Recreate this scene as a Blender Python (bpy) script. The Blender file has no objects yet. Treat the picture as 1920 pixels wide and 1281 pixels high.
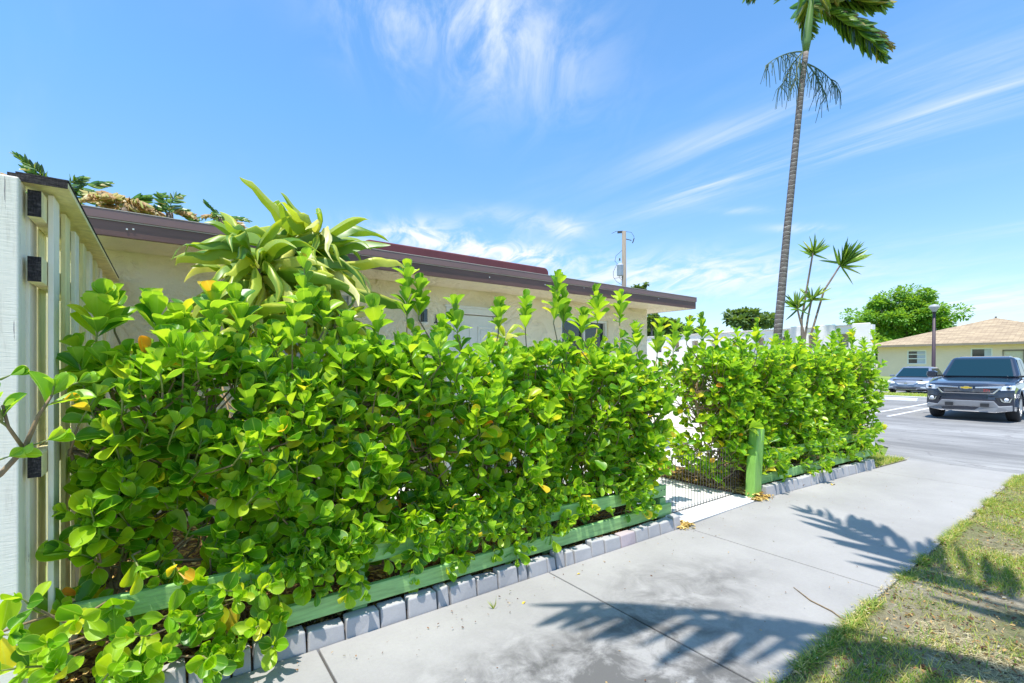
import bpy, bmesh, math, random
import numpy as np
from mathutils import Vector, Matrix
R = math.radians
random.seed(7); rng = np.random.default_rng(7)
sc = bpy.context.scene
col = sc.collection
# ------------------------------------------------------------------ camera
CAMH = 1.52; FPX = 880.0; HY = 685.0; A = R(53.5)
cd = bpy.data.cameras.new('camera'); cam = bpy.data.objects.new('camera', cd); col.objects.link(cam)
cam.location = (0, 0, CAMH); cam.rotation_euler = (R(90), 0, A - R(90))
cd.sensor_width = 36; cd.lens = FPX/1920*36; cd.shift_y = (HY-640.5)/1920; cd.clip_start = .05; cd.clip_end = 2000
sc.camera = cam
Fv = Vector((math.cos(A), math.sin(A), 0)); Rv = Vector((math.sin(A), -math.cos(A), 0)); Zv = Vector((0, 0, 1))
def raydir(x, y): return Fv + Rv*((x-960)/FPX) + Zv*((HY-y)/FPX)
def atY(x, y, Y):
    d = raydir(x, y); k = Y/d.y; return Vector((d.x*k, Y, CAMH+d.z*k))
def atX(x, y, X):
    d = raydir(x, y); k = X/d.x; return Vector((X, d.y*k, CAMH+d.z*k))
def atD(x, y, D): return raydir(x, y)*D + Vector((0, 0, CAMH))
# ------------------------------------------------------------------ light
SUN_EL = R(74); sh = Vector((-.88, -.47, 0)).normalized()
S = Vector((sh.x*math.cos(SUN_EL), sh.y*math.cos(SUN_EL), math.sin(SUN_EL)))
sd = bpy.data.lights.new('sun', 'SUN'); so = bpy.data.objects.new('sun', sd); col.objects.link(so)
sd.energy = 3.7; sd.angle = R(.55); sd.color = (1, .96, .89)
so.rotation_euler = S.to_track_quat('Z', 'Y').to_euler(); so.location = (0, 0, 30)
sc.view_settings.view_transform = 'Standard'; sc.view_settings.look = 'None'
sc.view_settings.exposure = .85; sc.view_settings.gamma = 1
W = bpy.data.worlds.new('World'); sc.world = W; W.use_nodes = True
nt = W.node_tree; N = nt.nodes; L = nt.links
for n in list(N): N.remove(n)
def wn(t, **k):
    n = N.new(t)
    for a, b in k.items(): setattr(n, a, b)
    return n
def wm(op, a, b=None, c=None, clamp=False):
    n = wn('ShaderNodeMath', operation=op, use_clamp=clamp)
    for i, v in enumerate((a, b, c)):
        if v is None: continue
        if isinstance(v, (int, float)): n.inputs[i].default_value = v
        else: L.new(v, n.inputs[i])
    return n.outputs[0]
def wv(op, a, b=None):
    n = wn('ShaderNodeVectorMath', operation=op)
    for i, v in enumerate((a, b)):
        if v is None: continue
        if isinstance(v, (tuple, Vector)): n.inputs[i].default_value = tuple(v)
        else: L.new(v, n.inputs[i])
    return n
sky = wn('ShaderNodeTexSky', sky_type='NISHITA'); sky.sun_disc = False
sky.sun_elevation = SUN_EL; sky.sun_rotation = math.atan2(S.x, S.y); sky.air_density = 1.0; sky.dust_density = .6; sky.ozone_density = 2.2
tc = wn('ShaderNodeTexCoord'); G = tc.outputs['Generated']
tint = wn('ShaderNodeMix', data_type='RGBA', blend_type='MULTIPLY'); tint.inputs[0].default_value = 1
L.new(sky.outputs[0], tint.inputs[6]); sepd = wn('ShaderNodeSeparateXYZ'); L.new(G, sepd.inputs[0])
tg = wn('ShaderNodeMix', data_type='RGBA'); tgm = wn('ShaderNodeMapRange'); L.new(sepd.outputs[2], tgm.inputs[0]); tgm.inputs[1].default_value = 0; tgm.inputs[2].default_value = .45
L.new(tgm.outputs[0], tg.inputs[0]); tg.inputs[6].default_value = (.74, .74, .84, 1); tg.inputs[7].default_value = (.62, .94, 1.10, 1); L.new(tg.outputs[2], tint.inputs[7])
up = wm('MAXIMUM', sepd.outputs[2], .03)
# plane projected, for streaks
cx = wm('DIVIDE', sepd.outputs[0], wm('ADD', up, .12)); cy = wm('DIVIDE', sepd.outputs[1], wm('ADD', up, .12))
cmb = wn('ShaderNodeCombineXYZ'); L.new(cx, cmb.inputs[0]); L.new(cy, cmb.inputs[1])
def streak(rot, sc_, seed, detail=7, dist=.6):
    ca_, sa_ = math.cos(-rot), math.sin(-rot)
    qa = wv('DOT_PRODUCT', cmb.outputs[0], (ca_, sa_, 0)).outputs['Value']; qb = wv('DOT_PRODUCT', cmb.outputs[0], (-sa_, ca_, 0)).outputs['Value']
    mp = wn('ShaderNodeCombineXYZ'); L.new(wm('MULTIPLY_ADD', qa, sc_[0], seed), mp.inputs[0]); L.new(wm('MULTIPLY_ADD', qb, sc_[1], seed*.7), mp.inputs[1])
    no = wn('ShaderNodeTexNoise'); L.new(mp.outputs[0], no.inputs[0]); no.inputs['Scale'].default_value = 1
    no.inputs['Detail'].default_value = detail; no.inputs['Roughness'].default_value = .62; no.inputs['Distortion'].default_value = dist
    return no.outputs[0]
def blob(px, py, sx, sy, ang):
    c = raydir(px, py).normalized(); d = raydir(px+math.cos(ang)*20, py-math.sin(ang)*20).normalized()-c
    e = c.cross(d).normalized(); d = d.normalized(); k = 880*c.dot(Fv)
    off = wv('SUBTRACT', G, c).outputs[0]
    a = wm('MULTIPLY', wv('DOT_PRODUCT', off, d).outputs['Value'], FPX/(sx*c.dot(Fv)))
    b = wm('MULTIPLY', wv('DOT_PRODUCT', off, e).outputs['Value'], FPX/(sy*c.dot(Fv)))
    q = wm('ADD', wm('MULTIPLY', a, a), wm('MULTIPLY', b, b))
    return wm('EXPONENT', wm('MULTIPLY', q, -1))
def addall(l):
    r = l[0]
    for x in l[1:]: r = wm('ADD', r, x)
    return r
# dir of streaks on the cloud plane: project two pixels
def pl(x, y):
    d = raydir(x, y).normalized(); return (d.x/(max(d.z, .03)+.12), d.y/(max(d.z, .03)+.12))
p1 = pl(1290, 365); p2 = pl(1900, 175); sa = math.atan2(p2[1]-p1[1], p2[0]-p1[0])
n1 = streak(-sa, (.9, 6.5, 1), 1.7); n2 = streak(-sa+.5, (2.2, 4.2, 1), 5.3, 8, 1.3); n3 = streak(-sa, (.5, 1.6, 1), 3.3, 5, .4)
def thr(n, lo, hi):
    m = wn('ShaderNodeMapRange'); m.interpolation_type = 'SMOOTHSTEP'; L.new(n, m.inputs[0]); m.inputs[1].default_value = lo; m.inputs[2].default_value = hi
    return m.outputs[0]
mk_streak = addall([wm('MULTIPLY', blob(1620, 258, 420, 38, R(17.5)), 1.0), wm('MULTIPLY', blob(1310, 265, 210, 22, R(20)), .7),
                    wm('MULTIPLY', blob(1330, 345, 80, 22, R(22)), .7), wm('MULTIPLY', blob(1740, 160, 360, 55, R(20)), .5), wm('MULTIPLY', blob(1880, 430, 200, 14, R(6)), .6)])
mk_puff = addall([wm('MULTIPLY', blob(880, 30, 210, 110, R(-28)), 1.1), wm('MULTIPLY', blob(810, 448, 115, 28, R(-4)), 1.9),
                  wm('MULTIPLY', blob(980, 482, 110, 22, R(-4)), 1.7), wm('MULTIPLY', blob(1000, 415, 110, 18, R(-8)), .6), wm('MULTIPLY', blob(1270, 520, 260, 36, R(2)), 1.3),
                  wm('MULTIPLY', blob(1400, 395, 55, 7, 0), .5), wm('MULTIPLY', blob(1850, 565, 230, 30, R(2)), 1.1), wm('MULTIPLY', blob(1060, 430, 30, 16, 0), .7),
                  wm('MULTIPLY', blob(1500, 428, 60, 8, 0), .7), wm('MULTIPLY', blob(700, 60, 60, 80, R(60)), .25)])
cl = wm('ADD', wm('MULTIPLY', mk_streak, wm('MULTIPLY', thr(n1, .32, .85), .85)), wm('MULTIPLY', mk_puff, thr(n2, .33, .70)))
cl = wm('ADD', cl, wm('MULTIPLY', thr(n3, .50, .85), .14))
cl = wm('MULTIPLY', wm('MULTIPLY', cl, thr(sepd.outputs[2], 0.0, .05)), .85, clamp=True)
cmix = wn('ShaderNodeMix', data_type='RGBA'); L.new(cl, cmix.inputs[0]); L.new(tint.outputs[2], cmix.inputs[6]); cmix.inputs[7].default_value = (3.7, 3.95, 4.25, 1)
bg = wn('ShaderNodeBackground'); L.new(cmix.outputs[2], bg.inputs[0]); bg.inputs[1].default_value = .15
wo = wn('ShaderNodeOutputWorld'); L.new(bg.outputs[0], wo.inputs[0])
# ------------------------------------------------------------------ materials
def newmat(name):
    m = bpy.data.materials.new(name); m.use_nodes = True; t = m.node_tree
    return m, t, t.nodes['Principled BSDF']
def noise(t, scale, detail=4, rough=.55, coord='Object', mscale=None, mrot=None, dist=0):
    tcn = t.nodes.new('ShaderNodeTexCoord'); src = tcn.outputs[coord]
    if mscale or mrot:
        mp = t.nodes.new('ShaderNodeMapping'); t.links.new(src, mp.inputs[0]); src = mp.outputs[0]
        if mscale: mp.inputs['Scale'].default_value = mscale
        if mrot: mp.inputs['Rotation'].default_value = mrot
    n = t.nodes.new('ShaderNodeTexNoise'); t.links.new(src, n.inputs[0])
    n.inputs['Scale'].default_value = scale; n.inputs['Detail'].default_value = detail; n.inputs['Roughness'].default_value = rough; n.inputs['Distortion'].default_value = dist
    return n.outputs[0]
def ramp(t, fac, stops):
    r = t.nodes.new('ShaderNodeValToRGB'); t.links.new(fac, r.inputs[0]); e = r.color_ramp.elements
    while len(e) < len(stops): e.new(.5)
    for i, (p, c) in enumerate(stops):
        e[i].position = p; e[i].color = (*c, 1) if len(c) == 3 else c
    return r.outputs[0]
def mixc(t, fac, a, b, mode='MIX'):
    m = t.nodes.new('ShaderNodeMix'); m.data_type = 'RGBA'; m.blend_type = mode
    for i, v in ((0, fac), (6, a), (7, b)):
        if hasattr(v, 'is_output'): t.links.new(v, m.inputs[i])
        elif i == 0: m.inputs[0].default_value = v
        else: m.inputs[i].default_value = (*v, 1)
    return m.outputs[2]
def bump(t, p, h, strength=.3, dist=.01):
    b = t.nodes.new('ShaderNodeBump'); t.links.new(h, b.inputs['Height']); b.inputs['Strength'].default_value = strength; b.inputs['Distance'].default_value = dist
    t.links.new(b.outputs[0], p.inputs['Normal'])
def tm(t, op, a, b=None, c=None, clamp=False):
    n = t.nodes.new('ShaderNodeMath'); n.operation = op; n.use_clamp = clamp
    for i, v in enumerate((a, b, c)):
        if v is None: continue
        if isinstance(v, (int, float)): n.inputs[i].default_value = v
        else: t.links.new(v, n.inputs[i])
    return n.outputs[0]
def M(name, c, rough=.6, var=.15, scale=6, bscale=None, bstr=.25, metal=0, bdist=.004, mscale=None, spec=.5, coat=0):
    m, t, p = newmat(name)
    p.inputs['Roughness'].default_value = rough; p.inputs['Metallic'].default_value = metal; p.inputs['Specular IOR Level'].default_value = spec
    p.inputs['Coat Weight'].default_value = coat
    if var:
        f = noise(t, scale, 5, .6, mscale=mscale)
        lo = tuple(x*(1-var) for x in c); hi = tuple(min(1, x*(1+var)) for x in c)
        t.links.new(ramp(t, f, [(.3, lo), (.7, hi)]), p.inputs['Base Color'])
    else: p.inputs['Base Color'].default_value = (*c, 1)
    if bscale: bump(t, p, noise(t, bscale, 5, .6, mscale=mscale), bstr, bdist)
    return m
def leafmat(name, stops, rough=.32, trans=.32, tcol=(.45, .75, .05), rim=None, vein=.0, spec=.5, stripe=None):
    m, t, p = newmat(name)
    g = t.nodes.new('ShaderNodeNewGeometry')
    c = ramp(t, g.outputs['Random Per Island'], stops)
    c = mixc(t, .22, c, noise_col(t), 'MULTIPLY')
    uv = t.nodes.new('ShaderNodeUVMap'); uv.uv_map = 'uv'; sp = t.nodes.new('ShaderNodeSeparateXYZ'); t.links.new(uv.outputs[0], sp.inputs[0])
    ax = tm(t, 'ABSOLUTE', tm(t, 'MULTIPLY_ADD', sp.outputs[0], 2, -1))
    if stripe:
        c = mixc(t, tm(t, 'MULTIPLY', tm(t, 'SUBTRACT', 1, tm(t, 'SMOOTH_MIN', tm(t, 'MULTIPLY', ax, 2.2), 1, .1), clamp=True), .75), c, stripe)
    if vein: c = mixc(t, tm(t, 'MULTIPLY', tm(t, 'LESS_THAN', ax, .06), vein), c, (.45, .62, .12))
    if rim: c = mixc(t, tm(t, 'MULTIPLY', tm(t, 'GREATER_THAN', ax, .93), .65), c, rim)
    c = mixc(t, tm(t, 'MULTIPLY', g.outputs['Backfacing'], .35), c, (.30, .48, .08))
    t.links.new(c, p.inputs['Base Color']); p.inputs['Roughness'].default_value = rough; p.inputs['Specular IOR Level'].default_value = spec
    tr = t.nodes.new('ShaderNodeBsdfTranslucent')
    t.links.new(mixc(t, 1, c, tuple(x*1.0 for x in (2.6, 2.2, .9)), 'MULTIPLY'), tr.inputs[0])
    mx = t.nodes.new('ShaderNodeMixShader'); mx.inputs[0].default_value = trans
    t.links.new(p.outputs[0], mx.inputs[1]); t.links.new(tr.outputs[0], mx.inputs[2]); t.links.new(mx.outputs[0], t.nodes['Material Output'].inputs[0])
    return m
def noise_col(t):
    return ramp(t, noise(t, 28, 3), [(.3, (.62, .68, .5)), (.65, (1, 1, 1))])
CL = [(0, (.050, .18, .007)), (.25, (.115, .31, .008)), (.55, (.22, .43, .009)), (.82, (.32, .51, .014)), (.955, (.42, .56, .022)), (.985, (.66, .60, .03)), (.994, (.75, .55, .04)), (1, (.75, .22, .03))]
m_clusia = leafmat('clusia_leaf', CL, rim=(.46, .60, .10), vein=.30, rough=.36, trans=.40)
m_twig = M('green_twig', (.22, .26, .07), .6, .3, 20)
m_bark = M('shrub_bark', (.26, .18, .10), .8, .3, 25, 60, .4)
m_drac = leafmat('corn_plant_leaf', [(0, (.07, .19, .02)), (.45, (.20, .33, .03)), (.8, (.42, .48, .07)), (.94, (.62, .60, .25)), (1, (.70, .66, .45))], rough=.4, trans=.3, stripe=(.58, .58, .07))
m_drag = leafmat('dragon_leaf', [(0, (.06, .15, .02)), (.6, (.16, .30, .03)), (1, (.40, .45, .08))], rough=.4, trans=.25)
m_palm = leafmat('palm_leaf', [(0, (.03, .10, .012)), (.5, (.07, .18, .02)), (.88, (.16, .27, .03)), (1, (.42, .33, .12))], rough=.35, trans=.25)
m_dry = leafmat('dry_palm_leaf', [(0, (.30, .17, .08)), (.5, (.52, .36, .18)), (.8, (.30, .34, .08)), (1, (.66, .56, .40))], rough=.7, trans=.2)
m_tree = leafmat('tree_leaf', [(0, (.05, .15, .012)), (.5, (.10, .27, .02)), (1, (.22, .42, .04))], rough=.5, trans=.3)
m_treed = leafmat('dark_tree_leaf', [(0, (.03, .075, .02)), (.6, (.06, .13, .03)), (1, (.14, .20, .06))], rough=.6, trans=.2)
m_grass = leafmat('grass_blade', [(0, (.07, .18, .02)), (.4, (.19, .30, .03)), (.7, (.38, .38, .08)), (1, (.58, .48, .20))], rough=.6, trans=.3)
m_straw = leafmat('dry_grass', [(0, (.26, .20, .10)), (.5, (.48, .40, .22)), (1, (.66, .58, .38))], rough=.9, trans=.1)
def m_mulchchip(name, st):
    return leafmat(name, st, rough=.9, trans=.05)
m_chip = m_mulchchip('mulch_chip', [(0, (.06, .025, .012)), (.4, (.17, .07, .03)), (.7, (.33, .17, .06)), (.9, (.50, .34, .14)), (1, (.45, .42, .34))])
m_gold = m_mulchchip('golden_straw', [(0, (.30, .16, .04)), (.5, (.58, .38, .10)), (1, (.78, .60, .25))])
# concrete sidewalk
def concrete(name, base, stain=0, seed=0, dust=.12):
    m, t, p = newmat(name)
    n_a = noise(t, 1.3, 6, .6); n_b = noise(t, 45, 6, .75); n_c = noise(t, 260, 3, .6)
    c = ramp(t, n_a, [(.3, tuple(x*.86 for x in base)), (.7, tuple(min(1, x*1.08) for x in base))])
    c = mixc(t, .32, c, ramp(t, n_b, [(.25, (.72, .72, .72)), (.6, (1, 1, 1))]), 'MULTIPLY')
    c = mixc(t, .25, c, ramp(t, n_c, [(.3, (.6, .6, .6)), (.55, (1, 1, 1))]), 'MULTIPLY')
    if stain:
        tcn = t.nodes.new('ShaderNodeTexCoord')
        acc = None
        for (bx, by, sx, sy, k) in ((1.30, 1.75, .8, .34, 1.1), (1.9, 1.40, .7, .35, 1.1), (2.45, 1.8, .5, .3, .6), (3.1, 1.85, .45, .3, .6), (1.75, 1.2, .6, .16, .9), (2.75, 2.2, .3, .14, .4)):
            v = t.nodes.new('ShaderNodeVectorMath'); v.operation = 'SUBTRACT'; t.links.new(tcn.outputs['Object'], v.inputs[0]); v.inputs[1].default_value = (bx, by, 0)
            v2 = t.nodes.new('ShaderNodeVectorMath'); v2.operation = 'MULTIPLY'; t.links.new(v.outputs[0], v2.inputs[0]); v2.inputs[1].default_value = (1/sx, 1/sy, 0)
            v3 = t.nodes.new('ShaderNodeVectorMath'); v3.operation = 'DOT_PRODUCT'; t.links.new(v2.outputs[0], v3.inputs[0]); t.links.new(v2.outputs[0], v3.inputs[1])
            e = tm(t, 'MULTIPLY', tm(t, 'EXPONENT', tm(t, 'MULTIPLY', v3.outputs['Value'], -1)), k)
            acc = e if acc is None else tm(t, 'ADD', acc, e)
        mo = noise(t, 4.2, 10, .68, dist=.5)
        f = tm(t, 'MULTIPLY', acc, tm(t, 'MULTIPLY', tm(t, 'SUBTRACT', mo, .38), 4.4, clamp=True), clamp=True)
        f = tm(t, 'MULTIPLY', f, .86)
        c = mixc(t, f, c, tuple(x*.24 for x in base))
        sp2 = tm(t, 'MULTIPLY', tm(t, 'MULTIPLY', tm(t, 'SUBTRACT', .40, noise(t, 3.1, 9, .7, mscale=(1, 1.4, 1))), 5, clamp=True), .35)
        c = mixc(t, tm(t, 'MULTIPLY', sp2, acc, clamp=True), c, (.72, .72, .72))
    t.links.new(c, p.inputs['Base Color']); p.inputs['Roughness'].default_value = .85
    bump(t, p, n_b, .25, .004)
    return m
m_side = concrete('sidewalk_concrete', (.345, .33, .315), 1)
m_walk = concrete('white_concrete', (.72, .70, .67))
m_block = concrete('block_concrete', (.43, .415, .41))
m_blockp = concrete('pink_block_concrete', (.48, .40, .41))
m_patio = concrete('patio_concrete', (.62, .60, .57))
# asphalt
m_road, t, p = newmat('worn_asphalt')
a1 = noise(t, .35, 6, .65, mscale=(1.6, .35, 1)); a2 = noise(t, 60, 4, .7); a3 = noise(t, 2.2, 8, .7, mscale=(1.8, .5, 1))
c = ramp(t, a1, [(.32, (.17, .166, .162)), (.66, (.38, .37, .355))]); c = mixc(t, .55, c, ramp(t, a3, [(.3, (.40, .40, .40)), (.60, (1, 1, 1))]), 'MULTIPLY')
c = mixc(t, .4, c, ramp(t, a2, [(.3, (.6, .6, .6)), (.6, (1, 1, 1))]), 'MULTIPLY')
vo = t.nodes.new('ShaderNodeTexVoronoi'); vo.feature = 'DISTANCE_TO_EDGE'; vo.inputs['Scale'].default_value = .45
tcn = t.nodes.new('ShaderNodeTexCoord'); wv_ = t.nodes.new('ShaderNodeVectorMath'); wv_.operation = 'ADD'
nz = t.nodes.new('ShaderNodeTexNoise'); nz.inputs['Scale'].default_value = 1.6; nz.inputs['Detail'].default_value = 6; t.links.new(tcn.outputs['Object'], nz.inputs[0])
t.links.new(tcn.outputs['Object'], wv_.inputs[0]); t.links.new(nz.outputs['Color'], wv_.inputs[1]); t.links.new(wv_.outputs[0], vo.inputs[0])
c = mixc(t, tm(t, 'MULTIPLY', tm(t, 'LESS_THAN', vo.outputs['Distance'], .008), .45), c, (.14, .13, .13))
t.links.new(c, p.inputs['Base Color']); p.inputs['Roughness'].default_value = .9; bump(t, p, a2, .5, .01)
# soil of the verge and general ground
m_soil, t, p = newmat('sandy_verge')
s1 = noise(t, 1.7, 8, .65); s2 = noise(t, 30, 6, .7)
c = ramp(t, s1, [(.34, (.42, .37, .29)), (.48, (.36, .31, .20)), (.58, (.28, .26, .12)), (.70, (.20, .24, .07))])
c = mixc(t, .5, c, ramp(t, s2, [(.38, (.28, .26, .24)), (.62, (1, 1, 1))]), 'MULTIPLY')
t.links.new(c, p.inputs['Base Color']); p.inputs['Roughness'].default_value = .95; bump(t, p, s2, 1, .04)
m_lawn, t, p = newmat('lawn')
c = ramp(t, noise(t, .9, 7, .65), [(.3, (.15, .24, .04)), (.7, (.30, .36, .09))]); c = mixc(t, .5, c, ramp(t, noise(t, 14, 6, .7), [(.3, (.55, .6, .5)), (.65, (1, 1, 1))]), 'MULTIPLY')
t.links.new(c, p.inputs['Base Color']); p.inputs['Roughness'].default_value = .95; bump(t, p, noise(t, 40, 4), .8, .03)
m_mulch, t, p = newmat('mulch_ground')
c = ramp(t, noise(t, 26, 8, .75), [(.35, (.07, .035, .02)), (.5, (.20, .11, .05)), (.62, (.38, .24, .10)), (.75, (.50, .36, .16))])
t.links.new(c, p.inputs['Base Color']); p.inputs['Roughness'].default_value = .95; bump(t, p, noise(t, 40, 6, .7), 1, .02)
# stucco
m_stucco, t, p = newmat('cream_stucco')
c = ramp(t, noise(t, 1.2, 6, .6), [(.3, (.88, .76, .55)), (.7, (.94, .84, .66))]); t.links.new(c, p.inputs['Base Color']); p.inputs['Roughness'].default_value = .9
v = t.nodes.new('ShaderNodeTexVoronoi'); v.feature = 'SMOOTH_F1'; v.inputs['Scale'].default_value = 3.2
tcn = t.nodes.new('ShaderNodeTexCoord'); nz = t.nodes.new('ShaderNodeTexNoise'); nz.inputs['Scale'].default_value = 3; nz.inputs['Detail'].default_value = 5; nz.inputs['Distortion'].default_value = 1.2
t.links.new(tcn.outputs['Object'], nz.inputs[0]); va = t.nodes.new('ShaderNodeVectorMath'); va.operation = 'ADD'; t.links.new(tcn.outputs['Object'], va.inputs[0]); t.links.new(nz.outputs['Color'], va.inputs[1]); t.links.new(va.outputs[0], v.inputs[0])
hh = tm(t, 'ADD', v.outputs['Distance'], tm(t, 'MULTIPLY', noise(t, 40, 5, .7), .25)); bump(t, p, hh, 1.0, .05)
m_fascia = M('brown_fascia', (.17, .085, .070), .5, .22, 3, 12, .25, mscale=(.6, 1, 5))
m_fascia2 = M('brown_drip_band', (.25, .145, .135), .4, .08, 2)
m_line = M('pale_drip_edge', (.62, .52, .46), .5, .1, 5)
m_maroon = M('maroon_sheet', (.17, .045, .045), .5, .15, 3)
m_white = M('white_paint', (.78, .77, .74), .55, .05, 8)
m_fwood, t, p = newmat('white_fence_wood')
c = ramp(t, noise(t, 4, 6, .7, mscale=(6, 6, .5)), [(.28, (.66, .60, .50)), (.42, (.88, .82, .70)), (.7, (.93, .88, .76))])
c = mixc(t, tm(t, 'MULTIPLY', tm(t, 'LESS_THAN', noise(t, 9, 7, .6, mscale=(9, 9, .35)), .335), .75), c, (.10, .07, .10))
t.links.new(c, p.inputs['Base Color']); p.inputs['Roughness'].default_value = .7; bump(t, p, noise(t, 60, 3, .6, mscale=(.3, .3, 3)), .35, .003)
m_fold = M('aged_cream_fence_wood', (.84, .74, .42), .75, .18, 5, 40, .4, mscale=(4, 4, .6))
m_end, t, p = newmat('charred_end_grain')
e1 = noise(t, 30, 9, .75, mscale=(1, 1, 3.5)); e2 = noise(t, 90, 5, .6, mscale=(3, 3, .6))
c = ramp(t, e1, [(.35, (.008, .007, .009)), (.55, (.055, .045, .045)), (.68, (.15, .13, .12))]); c = mixc(t, .7, c, ramp(t, e2, [(.4, (.2, .2, .2)), (.55, (1, 1, 1))]), 'MULTIPLY')
t.links.new(c, p.inputs['Base Color']); p.inputs['Roughness'].default_value = .95; bump(t, p, e1, 1, .006)
m_green = M('green_painted_wood', (.28, .50, .17), .6, .26, 5, 30, .6, mscale=(1, 9, 9))
m_greenp = M('green_painted_post', (.22, .45, .085), .45, .15, 5, 30, .3, mscale=(6, 6, 1))
m_black = M('dark_metal', (.03, .03, .032), .5, .1, 10)
m_rod = M('rusty_rod', (.09, .08, .08), .6, .3, 40)
m_glassd = M('dark_glass', (.012, .03, .035), .06, 0, spec=.8)
m_louver = M('louver_slats', (.55, .58, .62), .35, .08, 4)
m_shadowbox = M('wall_white', (.88, .85, .80), .8, .06, 2, 30, .3)
m_shingle, t, p = newmat('tan_shingles')
br = t.nodes.new('ShaderNodeTexBrick'); br.inputs['Scale'].default_value = 1; br.inputs['Brick Width'].default_value = .55; br.inputs['Row Height'].default_value = .16; br.inputs['Mortar Size'].default_value = .012
br.inputs['Color1'].default_value = (.50, .39, .25, 1); br.inputs['Color2'].default_value = (.31, .235, .155, 1); br.inputs['Mortar'].default_value = (.2, .12, .07, 1)
uvn = t.nodes.new('ShaderNodeUVMap'); uvn.uv_map = 'uv'; t.links.new(uvn.outputs[0], br.inputs[0])
c = mixc(t, .4, br.outputs[0], ramp(t, noise(t, 5, 6, .7), [(.3, (.7, .66, .6)), (.6, (1, 1, 1))]), 'MULTIPLY'); t.links.new(c, p.inputs['Base Color']); p.inputs['Roughness'].default_value = .95
m_trunk, t, p = newmat('ringed_palm_trunk')
sp_ = t.nodes.new('ShaderNodeSeparateXYZ'); tcn = t.nodes.new('ShaderNodeTexCoord'); t.links.new(tcn.outputs['Object'], sp_.inputs[0])
zz = tm(t, 'ADD', tm(t, 'MULTIPLY', sp_.outputs[2], 12), tm(t, 'MULTIPLY', noise(t, 5, 4), 1.6)); fr = tm(t, 'FRACT', zz)
c = ramp(t, fr, [(0, (.07, .05, .045)), (.12, (.20, .16, .14)), (.85, (.29, .25, .22)), (.95, (.60, .56, .50))])
c = mixc(t, .7, c, ramp(t, noise(t, 14, 6, .7), [(.3, (.45, .42, .42)), (.65, (1, 1, 1))]), 'MULTIPLY'); t.links.new(c, p.inputs['Base Color']); p.inputs['Roughness'].default_value = .85; bump(t, p, fr, .6, .02)
m_shaft = M('crownshaft_green', (.12, .22, .05), .4, .3, 6, mscale=(1, 1, .3))
m_tbark = M('tree_bark', (.22, .17, .13), .9, .3, 8, 20, .5)
m_pole = M('weathered_pole', (.25, .21, .165), .9, .2, 6, mscale=(6, 6, .4))
m_transf = M('grey_enamel', (.50, .53, .60), .4, .05)
m_wire = M('black_cable', (.05, .05, .055), .6, 0)
m_tyre = M('tyre_rubber', (.03, .03, .032), .85, .1)
m_rim = M('alloy_rim', (.55, .55, .56), .3, .05, metal=.8)
m_truck = M('dark_truck_paint', (.022, .030, .052), .22, 0, coat=1, metal=.2)
m_sedan = M('slate_grey_paint', (.21, .235, .29), .28, 0, coat=1, metal=.3)
m_silver = M('silver_paint', (.50, .51, .53), .28, 0, coat=1, metal=.3)
m_chrome = M('brushed_chrome', (.62, .62, .64), .22, 0, metal=.9)
m_skid = M('grey_bumper_metal', (.36, .36, .37), .4, .08, metal=.5)
m_lens = M('lamp_lens', (.72, .76, .80), .08, 0, spec=.8)
m_cglass = M('windscreen_glass', (.006, .030, .045), .08, 0, spec=.35)
m_gold = m_gold; m_bow = M('gold_emblem', (.75, .52, .06), .3, 0, metal=.4)
m_red = M('red_plastic', (.60, .03, .02), .4, 0)
m_blue = M('blue_plastic', (.05, .10, .40), .35, 0)
m_line_w = M('road_marking', (.66, .66, .65), .8, .2, 6)
m_lampg = M('lamp_globe', (.40, .41, .42), .25, .05)
m_deadleaf = M('brown_dead_leaf', (.30, .15, .09), .7, .3, 20)
m_yleaf = M('yellow_fallen_leaf', (.70, .48, .05), .6, .2, 20)
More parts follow.
